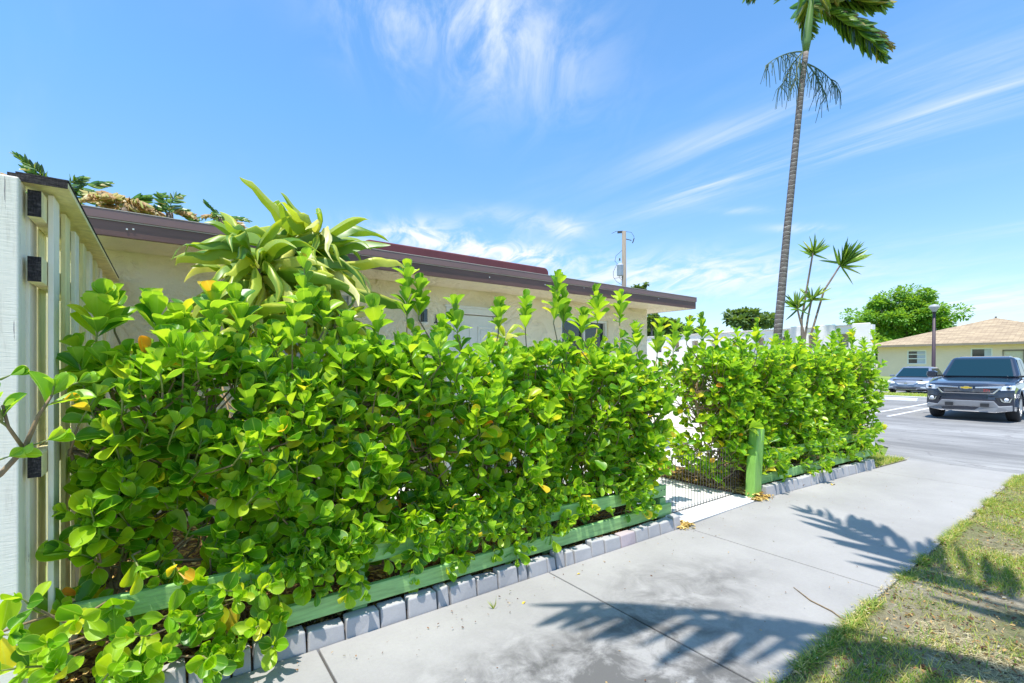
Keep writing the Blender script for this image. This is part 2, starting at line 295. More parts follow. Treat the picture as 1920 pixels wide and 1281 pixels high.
# ------------------------------------------------------------------ builders
def tag(o, label=None, cat=None, group=None, kind=None):
    if label: o['label'] = label
    if cat: o['category'] = cat
    if group: o['group'] = group
    if kind: o['kind'] = kind
    return o
def empty(name, loc, label, cat, group=None, rz=0):
    o = bpy.data.objects.new(name, None); col.objects.link(o); o.location = loc; o.rotation_euler = (0, 0, rz); o.empty_display_size = .1
    bpy.context.view_layer.update()
    return tag(o, label, cat, group)
class MB:
    def __init__(s): s.v = []; s.f = []; s.uv = None
    def add(s, vs, fs):
        o = len(s.v); s.v += [tuple(v) for v in vs]; s.f += [tuple(i+o for i in f) for f in fs]; return s
    def box(s, c, d, rot=None):
        cx, cy, cz = c; x, y, z = d[0]/2, d[1]/2, d[2]/2
        vs = [Vector(q) for q in ((-x,-y,-z),(x,-y,-z),(x,y,-z),(-x,y,-z),(-x,-y,z),(x,-y,z),(x,y,z),(-x,y,z))]
        if rot is not None: vs = [rot @ v for v in vs]
        return s.add([(v.x+cx, v.y+cy, v.z+cz) for v in vs], [(0,3,2,1),(4,5,6,7),(0,1,5,4),(1,2,6,5),(2,3,7,6),(3,0,4,7)])
    def bb(s, x0, x1, y0, y1, z0, z1): return s.box(((x0+x1)/2, (y0+y1)/2, (z0+z1)/2), (x1-x0, y1-y0, z1-z0))
    def beam(s, a, b, w, h):
        a = Vector(a); b = Vector(b); d = b-a; l = d.length; q = d.to_track_quat('X', 'Z').to_matrix()
        return s.box((a+b)/2, (l, w, h), q)
    def tube(s, pts, rad, n=6, cap=True):
        pts = [Vector(p) for p in pts]; o = len(s.v); k = len(pts)
        if isinstance(rad, (int, float)): rad = [rad]*k
        ref = Vector((.31, .17, .93)).normalized()
        for i, p in enumerate(pts):
            d = (pts[min(i+1, k-1)]-pts[max(i-1, 0)]).normalized()
            a = d.cross(ref)
            if a.length < .05: a = d.cross(Vector((1, 0, 0)))
            a.normalize(); b = d.cross(a)
            for j in range(n):
                t = 2*math.pi*j/n; s.v.append(tuple(p+(a*math.cos(t)+b*math.sin(t))*rad[i]))
        for i in range(k-1):
            for j in range(n): s.f.append((o+i*n+j, o+i*n+(j+1) % n, o+(i+1)*n+(j+1) % n, o+(i+1)*n+j))
        if cap: s.f.append(tuple(o+j for j in range(n))[::-1]); s.f.append(tuple(o+(k-1)*n+j for j in range(n)))
        return s
    def prism(s, poly, axis, a, b):   # poly 2-D, extruded along axis from a to b
        n = len(poly)
        def mk(p, t): return {'x': (t, p[0], p[1]), 'y': (p[0], t, p[1]), 'z': (p[0], p[1], t)}[axis]
        vs = [mk(p, a) for p in poly]+[mk(p, b) for p in poly]
        return s.add(vs, [tuple(range(n))[::-1], tuple(range(n, 2*n))]+[(i, (i+1) % n, n+(i+1) % n, n+i) for i in range(n)])
    def lathe(s, prof, c, n=20, axis='z'):
        o = len(s.v)
        for (r, h) in prof:
            for j in range(n):
                t = 2*math.pi*j/n; u, w = r*math.cos(t), r*math.sin(t)
                s.v.append({'z': (c[0]+u, c[1]+w, c[2]+h), 'y': (c[0]+u, c[1]+h, c[2]+w), 'x': (c[0]+h, c[1]+u, c[2]+w)}[axis])
        for i in range(len(prof)-1):
            for j in range(n): s.f.append((o+i*n+j, o+i*n+(j+1) % n, o+(i+1)*n+(j+1) % n, o+(i+1)*n+j))
        return s
    def build(s, name, m, parent=None, bevel=0, smooth=False, seg=2):
        me = bpy.data.meshes.new(name); me.from_pydata(s.v, [], s.f); me.materials.append(m)
        bm = bmesh.new(); bm.from_mesh(me); bmesh.ops.recalc_face_normals(bm, faces=bm.faces); bm.to_mesh(me); bm.free()
        if smooth: me.polygons.foreach_set('use_smooth', [True]*len(me.polygons))
        o = bpy.data.objects.new(name, me); col.objects.link(o)
        if bevel:
            b = o.modifiers.new('b', 'BEVEL'); b.width = bevel; b.segments = seg; b.limit_method = 'ANGLE'; b.angle_limit = R(40)
        if parent:
            o.parent = parent
            wm_ = Matrix.Translation(parent.location) @ parent.rotation_euler.to_matrix().to_4x4() if parent.parent is None and parent.type == 'EMPTY' else None
            root = parent
            while root.parent: root = root.parent
            if root.type == 'EMPTY' and parent is root and not s.__dict__.get('local'):
                o.matrix_parent_inverse = (Matrix.Translation(root.location) @ root.rotation_euler.to_matrix().to_4x4()).inverted()
        return o
def local(mb): mb.local = True; return mb
def leafT(rows, cup=.12, curl=.25, cols=3):
    vs, uv = [], []
    for (t, w) in rows:
        for j in range(cols):
            u = -1+2*j/(cols-1); vs.append((u*w/2, t, cup*(u*u)*w*.5-curl*t*t)); uv.append(((u+1)/2, t))
    fs = []
    for i in range(len(rows)-1):
        for j in range(cols-1):
            a = i*cols+j; fs.append((a, a+1, a+cols+1, a+cols))
    return np.array(vs), np.array(fs), np.array(uv)
OBO = leafT([(0, .06), (.08, .10), (.22, .34), (.38, .62), (.54, .85), (.68, .98), (.80, 1.0), (.89, .86), (.955, .60), (.99, .30), (1.0, .08)], .34, .10, 5)
def scatter(name, T, P, D, Nn, Ln, Wd, m, parent=None, curl=None):
    """P position, D direction, Nn approx normal, Ln length, Wd width"""
    tv, tf, tuv = T; P = np.asarray(P, float); D = np.asarray(D, float); Nn = np.asarray(Nn, float); n = len(P)
    D /= np.linalg.norm(D, axis=1, keepdims=True)+1e-9; Sd = np.cross(D, Nn); Sd /= np.linalg.norm(Sd, axis=1, keepdims=True)+1e-9; Nn = np.cross(Sd, D)
    Ln = np.asarray(Ln)[:, None, None]; Wd = np.asarray(Wd)[:, None, None]
    z = tv[None, :, 2:3]*np.ones((n, 1, 1))
    yy = tv[None, :, 1:2]*np.ones((n, 1, 1))
    if curl is not None:
        kk = 2*np.asarray(curl)[:, None, None]; kk = np.where(np.abs(kk) < .02, .02, kk); z = z*np.cos(kk*yy)-(1-np.cos(kk*yy))/kk; yy = np.sin(kk*yy)/kk
    V = P[:, None, :] + D[:, None, :]*yy*Ln + Sd[:, None, :]*tv[None, :, 0:1]*Wd + Nn[:, None, :]*z*Ln
    V = V.reshape(-1, 3); k = len(tv); Fc = (tf[None]+(np.arange(n)*k)[:, None, None]).reshape(-1, tf.shape[1])
    me = bpy.data.meshes.new(name); me.vertices.add(len(V)); me.vertices.foreach_set('co', V.ravel().astype(np.float32))
    c = Fc.shape[1]; me.loops.add(Fc.size); me.loops.foreach_set('vertex_index', Fc.ravel().astype(np.int32))
    me.polygons.add(len(Fc)); me.polygons.foreach_set('loop_start', np.arange(0, Fc.size, c, dtype=np.int32)); me.polygons.foreach_set('loop_total', np.full(len(Fc), c, dtype=np.int32))
    ul = me.uv_layers.new(name='uv'); ul.data.foreach_set('uv', np.tile(tuv, (n, 1))[Fc.ravel()].ravel().astype(np.float32))
    me.polygons.foreach_set('use_smooth', [True]*len(Fc)); me.update(calc_edges=True); me.validate(); me.materials.append(m)
    o = bpy.data.objects.new(name, me); col.objects.link(o)
    if parent:
        o.parent = parent; o.matrix_parent_inverse = Matrix.Translation(parent.location).inverted()
    return o
def sheet(name, pts, z, m, kind='structure', thick=None):
    mb = MB()
    if thick: mb.prism(pts, 'z', z-thick, z)
    else: mb.add([(x, y, z) for x, y in pts], [tuple(range(len(pts)))])
    o = mb.build(name, m); tag(o, kind=kind); return o
def uvec():
    v = Vector((random.gauss(0, 1), random.gauss(0, 1), random.gauss(0, 1))); return v.normalized()
# ================================================================== SETTING
# ground, with the far lawn rising a little
mb = MB(); nx = [-300, -60, -10, 9.6, 27, 37.2, 40, 44.5, 70, 300]; zz_ = [-.06]*6+[.22, .62, .64, .64]; ny = [-300, -40, 60, 400]
for i, x in enumerate(nx):
    for y in ny: mb.v.append((x, y, zz_[i]))
for i in range(len(nx)-1):
    for j in range(len(ny)-1): a = i*4+j; mb.f.append((a, a+4, a+5, a+1))
tag(mb.build('ground', m_lawn), kind='structure')
# verge soil, gently uneven
mb = MB(); n1_, n2_ = 90, 50
for i in range(n1_+1):
    for j in range(n2_+1):
        x = -3+12.62*i/n1_; y = -6+7.03*j/n2_; mb.v.append((x, y, -.010+.007*math.sin(x*3.1+y*2)+.008*math.sin(x*7+1.3)*math.sin(y*6.1)+(.006 if y > .85 else 0)))
for i in range(n1_):
    for j in range(n2_): a = i*(n2_+1)+j; mb.f.append((a, a+n2_+1, a+n2_+2, a+1))
tag(mb.build('grass_verge', m_soil, smooth=True), kind='structure')
def sideL(X): return 2.655-.018*max(X, 0)/1.0 if X < 4.2 else (2.60 if X < 5.5 else 2.60-(X-5.5)*.078)
joints = [-4.2, -2.5, -.92, .66, 2.27, 3.93, 8.18, 9.62]
mb = MB()
for a, b in zip(joints[:-1], joints[1:]):
    g = .006; xs = np.linspace(a+g, b-g, 6)
    mb.prism([(x, 1.05) for x in xs]+[(x, sideL(x)) for x in xs[::-1]], 'z', -.10, 0)
tag(mb.build('sidewalk', m_side, bevel=.006), kind='structure')
mb = MB(); mb.bb(-4.2, 9.6, 1.055, 2.25, -.1, -.02); tag(mb.build('sidewalk_bed', m_mulch), kind='structure')
# white walkway through the gate
mb = MB(); mb.prism([(3.95, 2.606), (5.40, 2.606), (5.43, 2.885), (4.0, 2.885)], 'z', -.08, .006); mb.prism([(3.98, 2.895), (5.43, 2.895), (5.43, 4.3), (3.98, 4.3)], 'z', -.08, .006)
mb.bb(1.4, 4.6, 4.31, 5.39, -.08, .10); mb.bb(5.44, 10.38, 4.01, 5.39, -.08, .012); mb.bb(4.61, 5.43, 4.31, 5.39, -.08, .012); mb.bb(7.1, 10.38, 5.40, 8.1, -.08, .012)
tag(mb.build('walkway', m_walk, bevel=.005), kind='structure')
# beds
sheet('mulch_bed', [(-.45, 2.70), (3.90, 2.65), (3.94, 5.39), (-.45, 5.39)], .030, m_mulch, thick=.1)
sheet('mulch_bed', [(5.44, 2.62), (8.46, 2.40), (8.9, 3.0), (10.35, 3.2), (10.35, 4.0), (5.44, 4.0)], .026, m_mulch, thick=.1)
# parking lot
sheet('road', [(9.62, -60), (27.4, -60), (27.4, 60), (11.4, 60), (11.4, 3.3), (11.0, 2.9), (9.62, 2.6)], -.03, m_road, thick=.08)
sheet('parking_lot', [(30.4, -60), (37.0, -60), (37.0, 60), (30.4, 60)], -.03, m_road, thick=.08)
mb = MB()
for y in (5.25, 4.65, 1.35, .75, -1.9, 8.6, 11.2): mb.bb(17.6, 25.3, y-.05, y+.05, -.028, -.024)
tag(mb.build('parking_lines', m_line_w), kind='structure')
mb = MB(); mb.bb(27.4, 27.55, -60, 60, -.1, .10); mb.bb(30.25, 30.4, -60, 60, -.1, .10); tag(mb.build('kerb', m_patio, bevel=.02), kind='structure')
mb = MB(); mb.bb(27.55, 30.25, -60, 60, -.1, .09); tag(mb.build('lawn', m_lawn), kind='structure')
# wheel stops
def wheel_stop(x, y, lab):
    mb = MB(); mb.prism([(-.09, 0), (-.065, .13), (.065, .13), (.09, 0)], 'y', -.93, .93)
    mb.v = [(v[0]+x, v[1]+y, v[2]-.03) for v in mb.v]
    tag(mb.build('wheel_stop', m_white, bevel=.015), lab, 'wheel stop', 'wheel stops of the parking lot')
wheel_stop(25.9, 6.75, 'white concrete wheel stop in the empty stall left of the truck')
# curb blocks
def block(x0, x1, h, f, pink=False):
    mb = MB(); g = .004; ya, yb = sideL(x0)-.004, sideL(x1)-.004; d = .10
    base = [(x0+g, ya+f), (x1-g, yb+f), (x1-g, yb+f+d), (x0+g, ya+f+d)]; bt = h*.22
    top = [(x0+g+.004, ya+f+bt), (x1-g-.004, yb+f+bt), (x1-g-.004, yb+f+d), (x0+g+.004, ya+f+d)]
    mb.add([(x, y, -.05) for x, y in base]+[(x, y, h) for x, y in top], [(0,3,2,1),(4,5,6,7),(0,1,5,4),(1,2,6,5),(2,3,7,6),(3,0,4,7)])
    jt = random.uniform(-.012, .012); mb.v = [(v[0]+random.uniform(-.003, .003), v[1]+(random.uniform(-.003, .005)), v[2]+(jt*(v[0]-x0)/(x1-x0)+random.uniform(-.004, .004) if v[2] > 0 else 0)) for v in mb.v]
    o = mb.build('edging_block', m_blockp if pink else m_block, bevel=.008)
    return o
ORD = 'first second third fourth fifth sixth seventh eighth ninth tenth eleventh twelfth thirteenth fourteenth fifteenth sixteenth seventeenth eighteenth nineteenth twentieth twenty-first twenty-second twenty-third twenty-fourth twenty-fifth twenty-sixth twenty-seventh twenty-eighth twenty-ninth thirtieth thirty-first thirty-second thirty-third thirty-fourth thirty-fifth thirty-sixth thirty-seventh thirty-eighth thirty-ninth fortieth'.split()
LB = []; RB = []
x = -.36; i = 0
while x < 3.80:
    w = random.choice((.20, .19, .17, .105, .15, .09))
    if 3.05 < x < 3.22 and not i < 0: pk = True
    else: pk = False
    o = block(x, min(x+w, 3.90), .096+random.uniform(-.012, .012), .006+random.uniform(-.006, .010), pk)
    LB.append((o, pk, w))
    x += w; i += 1
x = 5.58
while x < 8.45:
    w = random.choice((.205, .205, .11))
    RB.append((block(x, x+w, .115+random.uniform(-.01, .01), .006+random.uniform(-.008, .01)), False, w)); x += w
for lst, side in ((LB[::-1], 'left'), (RB, 'right')):
    for k, (o, pk, w) in enumerate(lst):
        tag(o, '%s %s edging block before the %s hedge, %s from the path gate' % ('pinkish' if pk else 'grey', 'half-width' if w < .15 else 'concrete', side, ORD[k]), 'edging block', 'edging blocks along the %s hedge bed' % side)
# ================================================================== LEAVES
def frame(a):
    a = Vector(a).normalized(); u = a.cross(Vector((0, 0, 1)))
    if u.length < .05: u = a.cross(Vector((1, 0, 0)))
    u.normalize(); return a, u, a.cross(u)
class Foliage:
    bias = Vector((0, -.45, .1))
    def __init__(s): s.P = []; s.D = []; s.Nn = []; s.L = []; s.W = []; s.C = []; s.tw = MB(); s.br = MB()
    def leaf(s, p, d, n, l, w, c=0): s.P.append(tuple(p)); s.D.append(tuple(d)); s.Nn.append(tuple(n)); s.L.append(l); s.W.append(w); s.C.append(c)
    def shoot(s, p, a, length, pairs, size, open_=1.0):
        """leafy clusia shoot with opposite leaf pairs"""
        a, u, v = frame(a); p = Vector(p); bend = uvec()*.12
        pts = []; ph = random.uniform(0, math.pi)
        for i in range(pairs+1):
            t = i/pairs; q = p+(a+bend*t)*length*t; pts.append(q)
            if i == 0: continue
            ph += math.pi/2+random.uniform(-.3, .3)
            sz = size*(1-.28*t**2)*random.uniform(.62, 1.22)
            phi = (R(62)-R(38)*t**1.2)*open_+random.uniform(-.22, .22)
            for k in (0, 1):
                if random.random() < .06: continue
                th = ph+k*math.pi+random.uniform(-.2, .2); rd = u*math.cos(th)+v*math.sin(th)
                d = a*math.cos(phi)+rd*math.sin(phi); n = a*math.sin(phi)-rd*math.cos(phi)
                d = d+Vector((0, 0, -.08)); n = n+uvec()*.28+s.bias*(1 if n.y < .2 else -1)
                s.leaf(q, d, n, sz, sz*random.uniform(.50, .70), random.uniform(-.22, .40))
        for k in range(2):
            d = (a+uvec()*.35).normalized(); s.leaf(pts[-1], d, u*(1 if k else -1)+uvec()*.3, size*.5, size*.30, 0)
        s.tw.tube(pts, [.0042]*(len(pts)-1)+[.002], 5)
    def build(s, root, mat=m_clusia, T=OBO):
        f = scatter('foliage', T, s.P, s.D, s.Nn, s.L, s.W, mat, root, s.C)
        if s.tw.f: s.tw.build('twigs', m_twig, root, smooth=True)
        if s.br.f: s.br.build('branches', m_bark, root, smooth=True)
        return f
def hedge(root, x0, x1, front, back, top, plants, nshoot, size, sprouts, extra, seed, botL=.12):
    random.seed(seed); F = Foliage(); nodes = []
    for xb, yb in plants:
        for k in range(4):
            pts = [Vector((xb+random.uniform(-.06, .06), yb+random.uniform(-.05, .05), 0))]; lean = Vector((random.uniform(-.28, .28), random.uniform(-.22, .12), 1))
            while pts[-1].z < top(xb)-.35-random.uniform(0, .3): pts.append(pts[-1]+lean*.16+uvec()*.035)
            F.br.tube(pts, [.016*(1-.65*i/len(pts)) for i in range(len(pts))], 6); nodes += pts[1:]
    shoots = []
    for i in range(nshoot):
        x = random.uniform(x0, x1); tz = top(x); z = botL+(tz-botL)*random.random()**.85
        fr = front(x, z); bk = back(x, z); r = random.random()
        y = fr+.02+(bk-fr)*(r*.35 if random.random() < .62 else r)
        ends = max(0, 1-(x-x0)/.25)*-1+max(0, 1-(x1-x)/.25)
        out = Vector((random.uniform(-.7, .7)+ends*.9, -.75 if y < (fr+bk)/2 else .6, 1.05+random.uniform(-.45, .9)+(1.4 if z > tz-.3 else 0)))
        shoots.append((Vector((x, y, z)), out, size*random.uniform(.8, 1.15), random.choice((3, 3, 4, 5)), 1.0))
    shoots += extra
    for (p, hgt) in sprouts:
        for k in range(3): shoots.append((p+Vector((random.uniform(-.12, .12), random.uniform(-.10, .08), -hgt-random.uniform(.05, .25))), Vector((random.uniform(-.6, .6), random.uniform(-.6, .2), 1)), size*.95, 4, .9))
    for (p, hgt) in sprouts:
        shoots.append((p-Vector((0, 0, hgt)), Vector((random.uniform(-.12, .12), random.uniform(-.1, .1), 1)), size*1.02, int(5+hgt*20), .62, hgt))
    for sh_ in shoots:
        p, a, sz, pr, op = sh_[:5]; ln = sh_[5] if len(sh_) > 5 else pr*random.uniform(.035, .05)
        a = a.normalized(); base = p if len(sh_) > 5 else p-a*ln
        F.shoot(base, a, ln, pr, sz, op)
        c = [n for n in random.sample(nodes, min(60, len(nodes))) if n.z < base.z+.05] or nodes
        nn = min(c, key=lambda n: (n-base).length); mid = (nn+base)/2+a*-.04+Vector((0, 0, -.04))
        if (nn-base).length < 1.0: F.br.tube([nn, mid, base], [.0075, .006, .0045], 5)
    return F.build(root)
# left hedge
def fr1(x, z): return 2.70+.05*math.sin(x*4.1+z*3)+.05*math.sin(x*9.3-z*5)+(.20*max(0, z-1.25))+(.10 if z < .3 and x > .6 else 0)+(.06 if z < .55 and x > 1.0 else 0)
def bk1(x, z): return 3.45+.06*math.sin(x*5)
def top1(x): return 1.64-.04*math.exp(-((x-2.6)/.9)**2)+.06*math.sin(x*6.3)+.05*math.sin(x*13+1)+(-.05 if x > 3.6 else 0)
root = empty('hedge', (1.8, 3.05, 0), 'long glossy green round-leaved hedge between the white picket fence and the path gate', 'hedge')
sp1 = [(atY(575, 500, 2.95), .36), (atY(607, 560, 3.0), .2), (atY(763, 508, 2.98), .34), (atY(785, 545, 3.0), .2), (atY(1038, 528, 3.0), .36), (atY(1056, 560, 3.0), .25), (atY(1120, 550, 3.05), .3), (atY(1162, 557, 3.0), .28),
       (atY(710, 575, 2.95), .2), (atY(548, 590, 2.85), .2), (atY(400, 545, 2.85), .22), (atY(455, 575, 2.9), .18), (atY(858, 580, 3.0), .2), (atY(935, 575, 3.05), .2), (atY(985, 572, 3.05), .22), (atY(180, 560, 2.85), .2),
       (atY(215, 560, 2.95), .16), (atY(300, 575, 2.9), .18), (atY(335, 590, 2.95), .16), (atY(1232, 612, 2.9), .3), (atY(1262, 612, 2.9), .3), (atY(650, 600, 2.95), .2), (atY(825, 610, 3.0), .16), (atY(1090, 590, 3.05), .2), (atY(1195, 620, 3.0), .2)]
random.seed(3)
ex1 = []
for k in range(26):     # low growth spilling over the rail at the left
    xx = random.uniform(-.40, .55); zz2 = random.uniform(.10, .42); ex1.append((Vector((xx, 2.56+random.uniform(-.04, .10)+.10*max(0, xx), zz2)), Vector((random.uniform(-.5, .5), -1, random.uniform(-.1, 1))), .120*random.uniform(.85, 1.1), 3, 1.0))
for k in range(22):
    xx = random.uniform(-.25, 1.1); ex1.append((Vector((xx, 2.70+random.uniform(-.03, .02), random.uniform(.38, .60))), Vector((random.uniform(-.6, .6), -1, random.uniform(-.7, .5))), .115, 3, 1.0))
for k in range(170):     # tufts hanging over rails
    xx = random.uniform(.5, 3.6); ex1.append((Vector((xx, random.uniform(2.665, 2.74), random.triangular(.14, .66, .45))), Vector((random.uniform(-.6, .6), -1, random.uniform(-.8, .6))), .112*random.uniform(.8, 1.1), random.choice((2, 3, 4)), 1.0))
for (x_, y_, Y_) in ((40, 1130, 2.42), (95, 1205, 2.36), (150, 1165, 2.42), (20, 1190, 2.38), (110, 1255, 2.34), (250, 1195, 2.42), (385, 1240, 2.42), (330, 1150, 2.5), (420, 1110, 2.55), (15, 1250, 2.34), (215, 1250, 2.4), (480, 1170, 2.5)):
    ex1.append((atY(x_, y_, Y_), Vector((random.uniform(-.6, .6), -1, random.uniform(.1, 1))), .115, 3, 1.0))
hedge(root, -.34, 3.88, fr1, bk1, top1, [(xb, 3.1+random.uniform(-.05, .05)) for xb in np.linspace(-.15, 3.6, 9)], 1180, .140, sp1, ex1, 11, .34)
# right hedge
def fr2(x, z): return 2.72-(x-5.2)*.07+.06*math.sin(x*5+z*3)+.04*math.sin(x*11-z*4)+(.12*max(0, z-1.3))+(.12 if z < .35 else 0)
def bk2(x, z): return fr2(x, z)+1.0
def top2(x): return 1.74+.07*math.sin(x*5.7)+.06*math.sin(x*12+2)
root = empty('hedge', (7.0, 3.0, 0), 'shorter green hedge with round leaves beside the parking lot, beyond the path gate', 'hedge')
sp2 = [(atY(1287, 600, 3.35), .3), (atY(1318, 597, 3.3), .34), (atY(1345, 625, 3.2), .2), (atY(1418, 605, 3.0), .3), (atY(1385, 625, 3.1), .2), (atY(1478, 628, 3.0), .25), (atY(1530, 618, 3.0), .28), (atY(1560, 630, 2.9), .2),
       (atY(1598, 622, 2.9), .26), (atY(1575, 625, 3.0), .25), (atY(1640, 630, 2.7), .25), (atY(1450, 640, 3.1), .2), (atY(1500, 640, 3.1), .2), (atY(1620, 640, 2.8), .2)]
random.seed(5); ex2 = []
for k in range(75):
    xx = random.uniform(5.0, 5.6); ex2.append((Vector((xx, random.uniform(2.95, 3.7), random.uniform(.25, 1.75))), Vector((-1, -.4, random.uniform(-.2, .8))), .115, 3, 1.0))
for k in range(70):
    xx = random.uniform(8.5, 9.05); ex2.append((Vector((xx, random.uniform(2.4, 3.3), random.uniform(.2, 1.75))), Vector((.9, -.7, random.uniform(-.2, .8))), .115, 3, 1.0))
for k in range(60):
    xx = random.uniform(5.7, 8.7); ex2.append((Vector((xx, fr2(xx, .4)-.08, random.uniform(.16, .6))), Vector((random.uniform(-.6, .6), -1, random.uniform(-.8, .5))), .11, 3, 1.0))
hedge(root, 5.15, 9.0, fr2, bk2, top2, [(xb, 3.15+random.uniform(-.05, .05)-(xb-5.2)*.06) for xb in np.linspace(5.5, 8.6, 7)], 1400, .130, sp2, ex2, 23, .24)
# branch at the far left, nearest the camera
random.seed(9); F = Foliage(); root = empty('shrub', (-.95, 2.2, 0), 'bare-stemmed round-leaved shrub branch reaching in front of the white fence post', 'shrub')
q = [Vector((-.95, 2.2, 0)), Vector((-.85, 2.2, .6)), Vector((-.62, 2.2, 1.0)), atY(0, 890, 2.2), atY(45, 842, 2.2), atY(72, 780, 2.2), atY(98, 740, 2.2)]
F.br.tube(q, [.02, .018, .012, .0085, .008, .006, .004], 7)
q2 = [atY(45, 842, 2.2), atY(15, 800, 2.17), atY(5, 760, 2.15)]; F.br.tube(q2, [.006, .005, .004], 6)
F.shoot(q[-2], q[-1]-q[-2]+Vector((.01, 0, 0)), .07, 2, .12, 1.0); F.shoot(q[-1], Vector((.1, 0, .8)), .03, 1, .05)
F.shoot(q2[-1]-Vector((0, 0, .05)), Vector((-.2, -.1, 1)), .09, 3, .09); F.shoot(q[4], Vector((1, -.3, .35)), .06, 1, .13, .8); F.shoot(q2[1], Vector((-.4, -.3, .6)), .05, 2, .1)
for (x_, y_) in ((120, 745), (150, 712), (25, 700), (20, 850)):
    p_ = atY(x_, y_, 2.2); F.shoot(p_-Vector((.03, 0, .02)), Vector((.8, -.2, .4)), .03, 1, .10, .7)
F.build(root)
# ================================================================== LEFT FENCE
root = empty('picket_fence', (-.42, 2.7, 0), 'tall white weathered shadowbox picket fence running back to the house at the left edge', 'fence')
mb = MB(); mb.bb(-.66, -.462, 2.64, 2.76, -.05, 2.262); mb.build('post', m_fwood, root, bevel=.006)
for z0, z1 in ((2.125, 2.235), (1.86, 1.965), (1.06, 1.16)):
    mb = MB(); mb.bb(-.449, -.405, 2.70, 5.36, z0, z1); mb.build('rail', m_fold, root, bevel=.004)
for z0, z1 in ((2.127, 2.233), (1.862, 1.963), (1.062, 1.158)):
    mb = MB(); mb.bb(-.447, -.407, 2.694, 2.699, z0, z1); mb.build('rail_end', m_end, root)
mb = MB(); mb.bb(-.475, -.325, 2.68, 5.37, 2.262, 2.284); mb.build('cap_board', m_fold, root, bevel=.003)
mb = MB(); mb.bb(-.50, -.325, 2.672, 2.679, 2.255, 2.284); mb.bb(-.477, -.322, 2.672, 5.37, 2.285, 2.291); mb.build('cap_board_end', m_end, root)
y = 2.80; k = 0; random.seed(2)
while y < 5.3:
    mb = MB(); mb.bb(-.403, -.384, y, y+.135, -.03, 2.245+random.uniform(-.01, .006)); mb.build('picket', m_fwood if k % 2 == 0 else m_fold, root, bevel=.003)
    mb = MB(); mb.bb(-.470, -.451, y+.13, y+.13+.16, -.03, 2.235); mb.build('picket', m_fold, root, bevel=.003)
    y += .305; k += 1
mb = MB(); mb.bb(-.470, -.4515, 2.765, 2.90, -.03, 2.235); mb.build('picket', m_fwood, root, bevel=.003)
# ================================================================== GREEN RAILS
root = empty('garden_rail', (1.8, 2.8, 0), 'low green painted wooden two-rail border along the left hedge', 'rail fence')
a = MB(); a.beam((-.36, 2.765, .435), (3.88, 2.765, .315), .035, .105); a.build('rail', m_green, root, bevel=.005)
a = MB(); a.beam((.50, 2.72, .185), (3.90, 2.72, .150), .035, .105); a.build('rail', m_green, root, bevel=.005)
for xx in (.92, 2.4, 3.82):
    a = MB(); a.bb(xx-.045, xx+.045, 2.742 if xx > 0 else 2.7, 2.745+.0, 0, 0) if False else a.bb(xx-.045, xx+.045, 2.786, 2.87, -.03, .37+.02*(4-xx)/4); a.build('post', m_green, root, bevel=.005)
for xx in (.92, 3.82):
    a = MB(); a.bb(xx-.045, xx+.045, 2.741, 2.782, -.03, .255 if xx > 3 else .262); a.build('post', m_green, root, bevel=.005)
for xx_, zz_n in ((.90, .40), (.95, .40), (2.38, .36), (2.43, .36), (3.80, .33), (3.85, .33)):
    a = MB(); a.lathe([(.001, -.003), (.006, -.002), (.006, .0)], (xx_, 2.746, zz_n), 8, 'y'); a.build('nail', m_rod, root)
root = empty('garden_rail', (7.0, 2.6, 0), 'low green wooden border along the right hedge with a tall notched end post', 'rail fence')
a = MB(); q = Matrix.Rotation(R(4), 3, 'Y'); b_ = [(-.065, -.065), (.065, -.065), (.065, .065), (-.065, .065)]
a.prism([(-.10, -.05), (.07, -.05), (.12, .45), (.165, .77), (.115, .80), (.075, .66), (.055, .82), (.01, .80), (-.06, .40)], 'y', 2.66, 2.77)
a.v = [(v[0]+5.50, v[1], v[2]) for v in a.v]; a.build('post', m_greenp, root, bevel=.012)
a = MB(); a.beam((5.58, 2.75, .155), (8.70, 2.50, .20), .035, .11); a.build('rail', m_green, root, bevel=.005)
a = MB(); a.beam((5.58, 2.78, .42), (8.70, 2.53, .46), .035, .11); a.build('rail', m_green, root, bevel=.005)
for xx, yy in ((7.1, 2.675), (8.6, 2.555)):
    a = MB(); a.bb(xx-.04, xx+.04, yy, yy+.07, -.03, .50); a.build('post', m_green, root, bevel=.005)
# wire gate
root = empty('wire_gate', (4.7, 2.9, 0), 'low gate of thin dark upright rods across the white walkway', 'gate')
a = MB(); random.seed(4)
n_r = 27
for k in range(n_r):
    xx = 3.97+1.46*k/(n_r-1); a.tube([(xx, 2.86, .03), (xx+.012+random.uniform(-.006, .006), 2.865, .58)], .0027, 5)
a.build('rods', m_rod, root)
a = MB(); a.tube([(3.93, 2.864, .58), (5.45, 2.864, .58)], .003, 5); a.build('top_wire', m_rod, root)
a = MB(); a.bb(3.96, 5.44, 2.885, 2.897, -.02, .009); a.build('dark_strip', m_rod, root)  # thin dark strip filling the gap between the two walkway slabs
